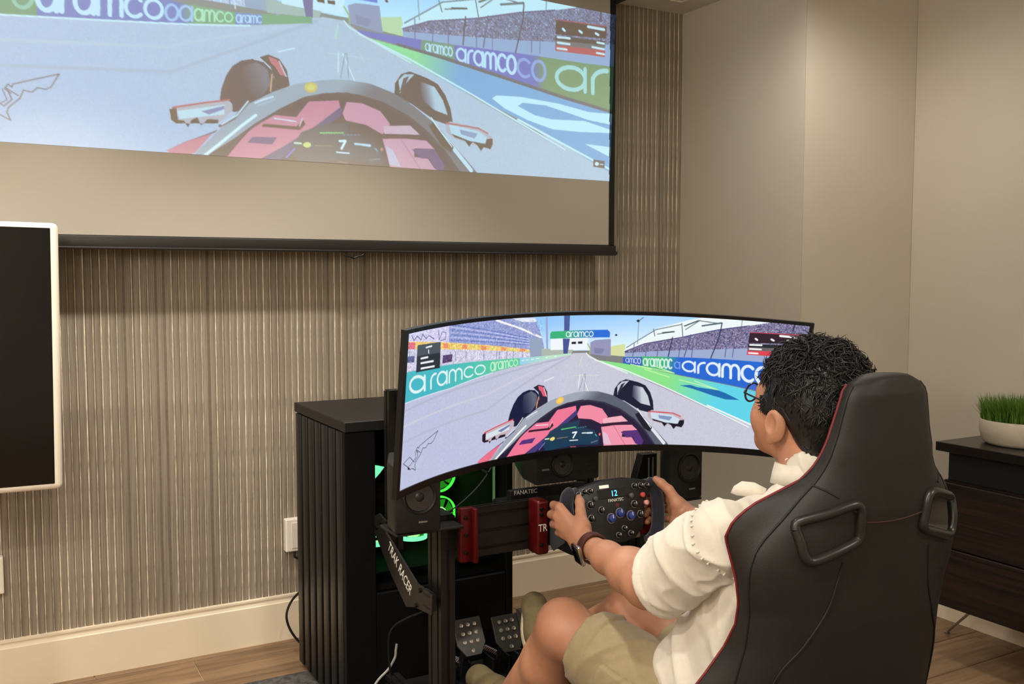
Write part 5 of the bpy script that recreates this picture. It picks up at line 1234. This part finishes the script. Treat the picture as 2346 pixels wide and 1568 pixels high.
def sleeve(sh, el, t_, n, r0, r1, seed):
    """loose sleeve: a tube round the upper arm, cut open at the cuff, with a turned hem and a stitched armhole"""
    c = sh + (el - sh) * t_; n = np.array(n) / np.linalg.norm(n); d = (el - sh) / np.linalg.norm(el - sh)
    dn = np.array([0, -0.010, -0.024])
    pr_ = [('c', sh + d * -0.005, c + d * 0.10, r0, r1 + 0.004, 0.03), ('c', sh + dn, c + dn + d * 0.06, r0 * 0.95, r1, 0.04), ('-', ('c', c - d * 0.09, c + d * 0.16, r1 - 0.012, r1 - 0.003, 0.004)), ('-', ('c', c + dn - d * 0.07, c + dn + d * 0.12, r1 - 0.014, r1 - 0.007, 0.004)), ('h', c, n)]
    V, F = sdf_mesh(pr_, 0.0034, 0.03)
    V = folds(V, F, 0.012, 8.5, seed, lambda q: np.clip(-((q - c) @ n) / 0.035, 0.30, 1), axis=(0.15, 0.75, 0.65))
    N = vnormals(V, F); dist = -((V - c) @ n); out = ((V - c - dn * 0.5) * N).sum(1) > 0
    hem = (dist < 0.017) & out; V = V + N * np.where(hem, 0.0016, 0)[:, None]; V = V - N * np.where((np.abs(dist - 0.0195) < 0.0022) & out, 0.0012, 0)[:, None]
    o = np_mesh('sleeve', V, F, M_shirt, shirt_o)
    # armhole stitches: short puckered threads round the shoulder
    e1 = np.cross(d, [1.0, 0, 0]); e1 /= np.linalg.norm(e1); e2 = np.cross(d, e1); st = B()
    c0 = sh + d * 0.012
    for k in range(30):
        a = 2 * math.pi * k / 30; dirr = e1 * math.cos(a) + e2 * math.sin(a)
        rel = V - c0; al = rel @ dirr; perp = np.linalg.norm(rel - al[:, None] * dirr, axis=1); cand = np.argwhere((perp < 0.006) & (al > 0)).ravel()
        if not len(cand): continue
        b_ = cand[np.argmax(al[cand])]; p0, n0 = V[b_], N[b_]; tg = np.cross(n0, d); tg /= max(np.linalg.norm(tg), 1e-6)
        st.tube([p0 + n0 * 0.0004 - d * 0.004, p0 + n0 * 0.0026, p0 + n0 * 0.0004 + d * 0.004], [0.0011, 0.0021, 0.0011], 6)
    so_ = st.build('stitching', M_shirt, shirt_o, True); so_['kind'] = 'stuff'
    return o
sleeve(shL, elL, 0.82, (-0.05, 0.90, -0.42), 0.055, 0.057, 5.2)
sleeve(shR, elR, 0.80, (0.05, 0.90, -0.42), 0.055, 0.058, 9.7)
# collar flaps
def collar(name, pts, th=0.0022):
    bb = B(); P_ = [[Vector(p) for p in row] for row in pts]
    if name == 'collar_point': P_ = [[r_[0], (r_[0] + r_[2]) / 2, r_[2]] for r_ in P_]
    bb.grid(P_); o = bb.build(name, M_shirt, person, True, 80); md = o.modifiers.new('thick', 'SOLIDIFY'); md.thickness = th; md.offset = 0
    return o
ring = []
for i in range(25):
    a = R(-145 + 290 * i / 24) ; # around the neck, open at the front
    c, s_ = math.cos(a - math.pi / 2), math.sin(a - math.pi / 2)
    lo = Vector((1.345 + 0.066 * c, 1.250 + 0.066 * s_, 0.925)); hi = Vector((1.345 + 0.068 * c, 1.252 + 0.066 * s_, 0.962 - 0.014 * (0.5 + 0.5 * s_))); outr = Vector((1.345 + 0.086 * c, 1.250 + 0.082 * s_, 0.922 - 0.012 * max(0, s_)))
    ring.append([lo, hi, hi + Vector((0.008 * c, 0.008 * s_, 0.001)), (hi + outr) / 2 + Vector((0.004 * c, 0.004 * s_, 0.002)), outr])
collar('collar', ring)
# near collar point standing off the shoulder
collar('collar_point', [[(1.262, 1.2991, 0.892), (1.262, 1.2993, 0.8985), (1.266, 1.2991, 0.9047)], [(1.247, 1.3222, 0.8865), (1.25, 1.3258, 0.8996), (1.255, 1.3198, 0.9135)], [(1.238, 1.3455, 0.8853), (1.24, 1.3456, 0.8984), (1.245, 1.3419, 0.9128)], [(1.232, 1.3581, 0.8884), (1.234, 1.358, 0.8924), (1.237, 1.3543, 0.9021)]], 0.0025)
# shorts
def leg_cut(k, h, t): d = (k - h) / np.linalg.norm(k - h); return h + (k - h) * t, d
cL, dL = leg_cut(knL, hipL, 0.82); cR, dR = leg_cut(knR, hipR, 0.66)
sh = [('c', (1.285, 1.345, 0.40), (1.405, 1.345, 0.40), 0.142, 0.142, 0.06), ('c', hipL, cL + dL * 0.06, 0.108, 0.084, 0.05), ('c', hipR, cR + dR * 0.06, 0.108, 0.082, 0.05)]
for (c, d, r) in ((cL, dL, 0.072), (cR, dR, 0.070)):
    sh += [('-', ('c', c - d * 0.12, c + d * 0.2, r - 0.01, r + 0.012, 0.004)), ('-', ('e', c + d * 0.30, (0.30, 0.30, 0.30), None, 0.004))]
SV, SF = sdf_mesh(sh, 0.0045, 0.04)
SV = folds(SV, SF, 0.009, 9.0, 11.3, axis=(0.3, -0.5, 0.8)); N_ = vnormals(SV, SF)
for (c, d, h_) in ((cL, dL, hipL), (cR, dR, hipR)):            # turned hems and, on the near leg, a cargo pocket with a flap
    ds = -((SV - c) @ d); near = np.linalg.norm(SV - c, axis=1) < 0.14
    SV = SV + N_ * np.where(near & (ds > -0.03) & (ds < 0.030), 0.0014, 0)[:, None]; SV = SV - N_ * np.where(near & (np.abs(ds - 0.032) < 0.003), 0.0012, 0)[:, None]
    if c is cL:
        sx = np.cross(d, [0, 0, 1]); sx /= np.linalg.norm(sx); upv = np.cross(sx, d); rel = SV - (h_ + d * 0.0)
        al = rel @ d; an = np.degrees(np.arctan2(rel @ upv, -(rel @ sx)))
        tot = np.linalg.norm(c - h_); pk = (al > tot * 0.40) & (al < tot * 0.80) & (an > -62) & (an < 22); fl_ = pk & (an > -6)
        pk2 = (al > tot * 0.39) & (al < tot * 0.81) & (an > -64) & (an < 24) & ~pk
        SV = SV + N_ * (np.where(pk, 0.0040, 0) + np.where(fl_, 0.0035, 0) - np.where(pk2, 0.0015, 0))[:, None]
np_mesh('shorts', SV, SF, M_short, person)
# --- watch
d = (wrL - elL) / np.linalg.norm(wrL - elL); wc = wrL - d * 0.022
xw = Vector(np.cross(d, [0, 0, 1])).normalized(); zw = Vector(d); yw = zw.cross(xw)
MWt = Matrix(((xw.x, yw.x, zw.x, wc[0]), (xw.y, yw.y, zw.y, wc[1]), (xw.z, yw.z, zw.z, wc[2]), (0, 0, 0, 1)))
wtc = B().lathe([(0.0335, -0.012), (0.0355, -0.011), (0.0355, 0.011), (0.0335, 0.012), (0.031, 0.011), (0.031, -0.011)], MWt, 40, closed=True).build('watch_strap', mat('brown_leather', (74, 34, 22), 0.5, var=0.12, scale=60), person, True, 50)
wn = (Vector((-0.9, -0.40, -0.25))); wn = (wn - zw * wn.dot(zw)).normalized()
MF = frame(Vector(wc) + wn * 0.0375, tuple(zw), tuple(wn.cross(zw)))
if (MF.to_3x3() @ Vector((0, 0, 1))).dot(wn) < 0: MF = frame(Vector(wc) + wn * 0.0375, tuple(zw), tuple(zw.cross(wn)))
B().rbox((-0.020, -0.024, -0.005), (0.020, 0.024, 0.005), 0.0045, 3, MF).build('watch_case', mat('watch_steel', (190, 186, 180), 0.18, metal=1.0), wtc, True, 50)
B().rbox((-0.0165, -0.0195, 0.0035), (0.0165, 0.0195, 0.0062), 0.002, 2, MF).build('watch_glass', mat('watch_face', (6, 6, 7), 0.08), wtc, True, 50)
# --- shoes
def shoe(heel, toe, nm):
    h, t_ = np.array(heel), np.array(toe); d = (t_ - h) / np.linalg.norm(t_ - h); s_ = np.cross(d, [0, 0, 1]); s_ /= np.linalg.norm(s_); u = np.cross(s_, d)
    Lh = np.linalg.norm(t_ - h)
    pr = [('c', h + u * 0.030, h + d * Lh * 0.45 + u * 0.036, 0.039, 0.043, 0.03), ('c', h + d * Lh * 0.45 + u * 0.034, t_ - d * 0.030 + u * 0.024, 0.045, 0.038, 0.03), ('c', h + u * 0.05, h + d * 0.05 + u * 0.075, 0.036, 0.036, 0.02), ('-', ('c', h + d * 0.015 + u * 0.085, h + d * 0.06 + u * 0.13, 0.030, 0.036, 0.006)), ('h', h, -u)]
    V, F = sdf_mesh(pr, 0.0035, 0.02); o = np_mesh(nm, V, F, mat('khaki_canvas', (108, 94, 62), 0.85, var=0.1, scale=60, bump=0.3, bscale=800), person)
    # sole
    outl = []
    for i in range(36):
        a = 2 * math.pi * i / 36; q = 0.5 - 0.5 * math.cos(a); wv = (0.037 + 0.012 * math.sin(q * math.pi) ** 2 * (0.4 + q)) * abs(math.sin(a)) ** 0.7 * (1 if math.sin(a) > 0 else -1)
        outl.append((-0.036 + q * (Lh + 0.030), wv))
    Ms = Matrix(((d[0], s_[0], u[0], h[0] - u[0] * 0.012), (d[1], s_[1], u[1], h[1] - u[1] * 0.012), (d[2], s_[2], u[2], h[2] - u[2] * 0.012), (0, 0, 0, 1)))
    B().prism(outl, 0.022, Ms, 0.003, 2).build('sole', mat('cream_rubber', (206, 190, 158), 0.7), o, True, 50)
shoe((1.155, 2.075, 0.135), (1.168, 2.315, 0.170), 'shoe')
shoe((1.345, 2.225, 0.200), (1.368, 2.352, 0.362), 'shoe')
# --- glasses
M_gl = mat('glasses_frame', (26, 30, 46), 0.3)
def rim(s): return [hp(s * (0.033 + 0.0235 * math.cos(a)), 0.106 - 0.010 * abs(0.033 + 0.0235 * math.cos(a)) / 0.06, 0.006 + 0.018 * math.sin(a)) for a in [2 * math.pi * i / 28 for i in range(29)]]
gl = B().tube(rim(-1), 0.0019, 8, caps=False).tube(rim(1), 0.0019, 8, caps=False).tube([hp(-0.008, 0.106, 0.010), hp(0, 0.109, 0.013), hp(0.008, 0.106, 0.010)], 0.0017, 8).build('glasses', M_gl, person, True)
for s in (-1, 1):
    B().tube([hp(s * 0.058, 0.097, 0.012), hp(s * 0.074, 0.085, 0.012), hp(s * 0.079, 0.03, 0.008), hp(s * 0.080, -0.012, 0.006), hp(s * 0.078, -0.03, -0.012)], 0.0017, 8).build('temple_arm', M_gl, gl, True)
    lens = B(); rp = [Vector(q) for q in rim(s)[:-1]]; cc = sum(rp, Vector()) / len(rp); lens.add(rp + [cc], [(i, (i + 1) % 28, 28) for i in range(28)])
    lm = MATS.get('lens_glass')
    if lm is None:
        lm = bpy.data.materials.new('lens_glass'); lm.use_nodes = True; b_ = lm.node_tree.nodes['Principled BSDF']; b_.inputs['Roughness'].default_value = 0.02; b_.inputs['Alpha'].default_value = 0.12; MATS['lens_glass'] = lm
    lens.build('lens', lm, gl, True)
# --- hair: close cap plus many curved locks
cap = [E((0, -0.022, 0.045), (0.084, 0.102, 0.088)), E((0, -0.055, -0.005), (0.079, 0.066, 0.075), k=0.03), E((0, -0.070, -0.050), (0.060, 0.042, 0.045), k=0.03), E((-0.070, 0.014, 0.006), (0.012, 0.032, 0.028), k=0.01), E((0.070, 0.014, 0.006), (0.012, 0.032, 0.028), k=0.01), ('-', E((0, 0.118, -0.030), (0.066, 0.085, 0.100), k=0.01)), ('-', E((-0.095, 0.030, -0.090), (0.045, 0.060, 0.066), k=0.01)), ('-', E((0.095, 0.030, -0.090), (0.045, 0.060, 0.066), k=0.01))]
CV, CF = sdf_mesh(cap, 0.004, 0.02)
hair = np_mesh('hair', CV, CF, M_hair, person); hair['label'] = 'short tousled black hair'
CN = vnormals(CV, CF); rr = np.random.default_rng(4); lk = B()
loc = (CV - HC) @ HR
face = (loc[:, 1] > 0.052) & (loc[:, 2] < 0.030) & (np.abs(loc[:, 0]) < 0.058); ear = (np.abs(loc[:, 0]) > 0.05) & (loc[:, 1] > -0.035) & (loc[:, 2] < -0.012)
ok = np.argwhere(((loc @ np.array([0, -0.5, 0.85])) > -0.060) & ~face & ~ear).ravel()
pick = rr.choice(ok, 5200)
for i in pick:
    p = Vector(CV[i]); nrm = Vector(CN[i]); l = loc[i]
    top = min(1.0, max(0.0, (l[2] + 0.01) / 0.07))
    Ln = rr.uniform(0.012, 0.022) + top * rr.uniform(0.006, 0.022)
    if abs(l[0]) > 0.045 and l[2] < 0.05 and l[1] > -0.05: Ln *= 0.7
    # growth flows from the crown; fringe falls forward, sides and nape lie down
    fl = Vector(HR @ np.array([l[0] * 5.0, 0.5 if l[1] > 0.02 else -0.25, -0.9 + 0.8 * top])) + Vector(rr.normal(0, 0.30 + 0.25 * top, 3))
    tg = (fl - nrm * fl.dot(nrm)).normalized(); sd = nrm.cross(tg).normalized(); cu = rr.uniform(-0.8, 0.8); lift = rr.uniform(0.06, 0.24) + top * rr.uniform(0.0, 0.20)
    pts = [p - nrm * 0.003]; dirv = (tg * (1 - lift) + nrm * lift).normalized()
    for k in range(4):
        pts.append(pts[-1] + dirv * Ln / 4); dirv = (dirv + sd * cu * 0.40 - nrm * 0.38 * (k / 3)).normalized()
    wd = rr.uniform(0.0008, 0.0019)
    lk.tube(pts, [wd, wd * 1.2, wd, wd * 0.7, wd * 0.15], 4, caps=False)
lo_ = lk.build('hair_locks', M_hair, hair, True, 180); lo_['kind'] = 'stuff'
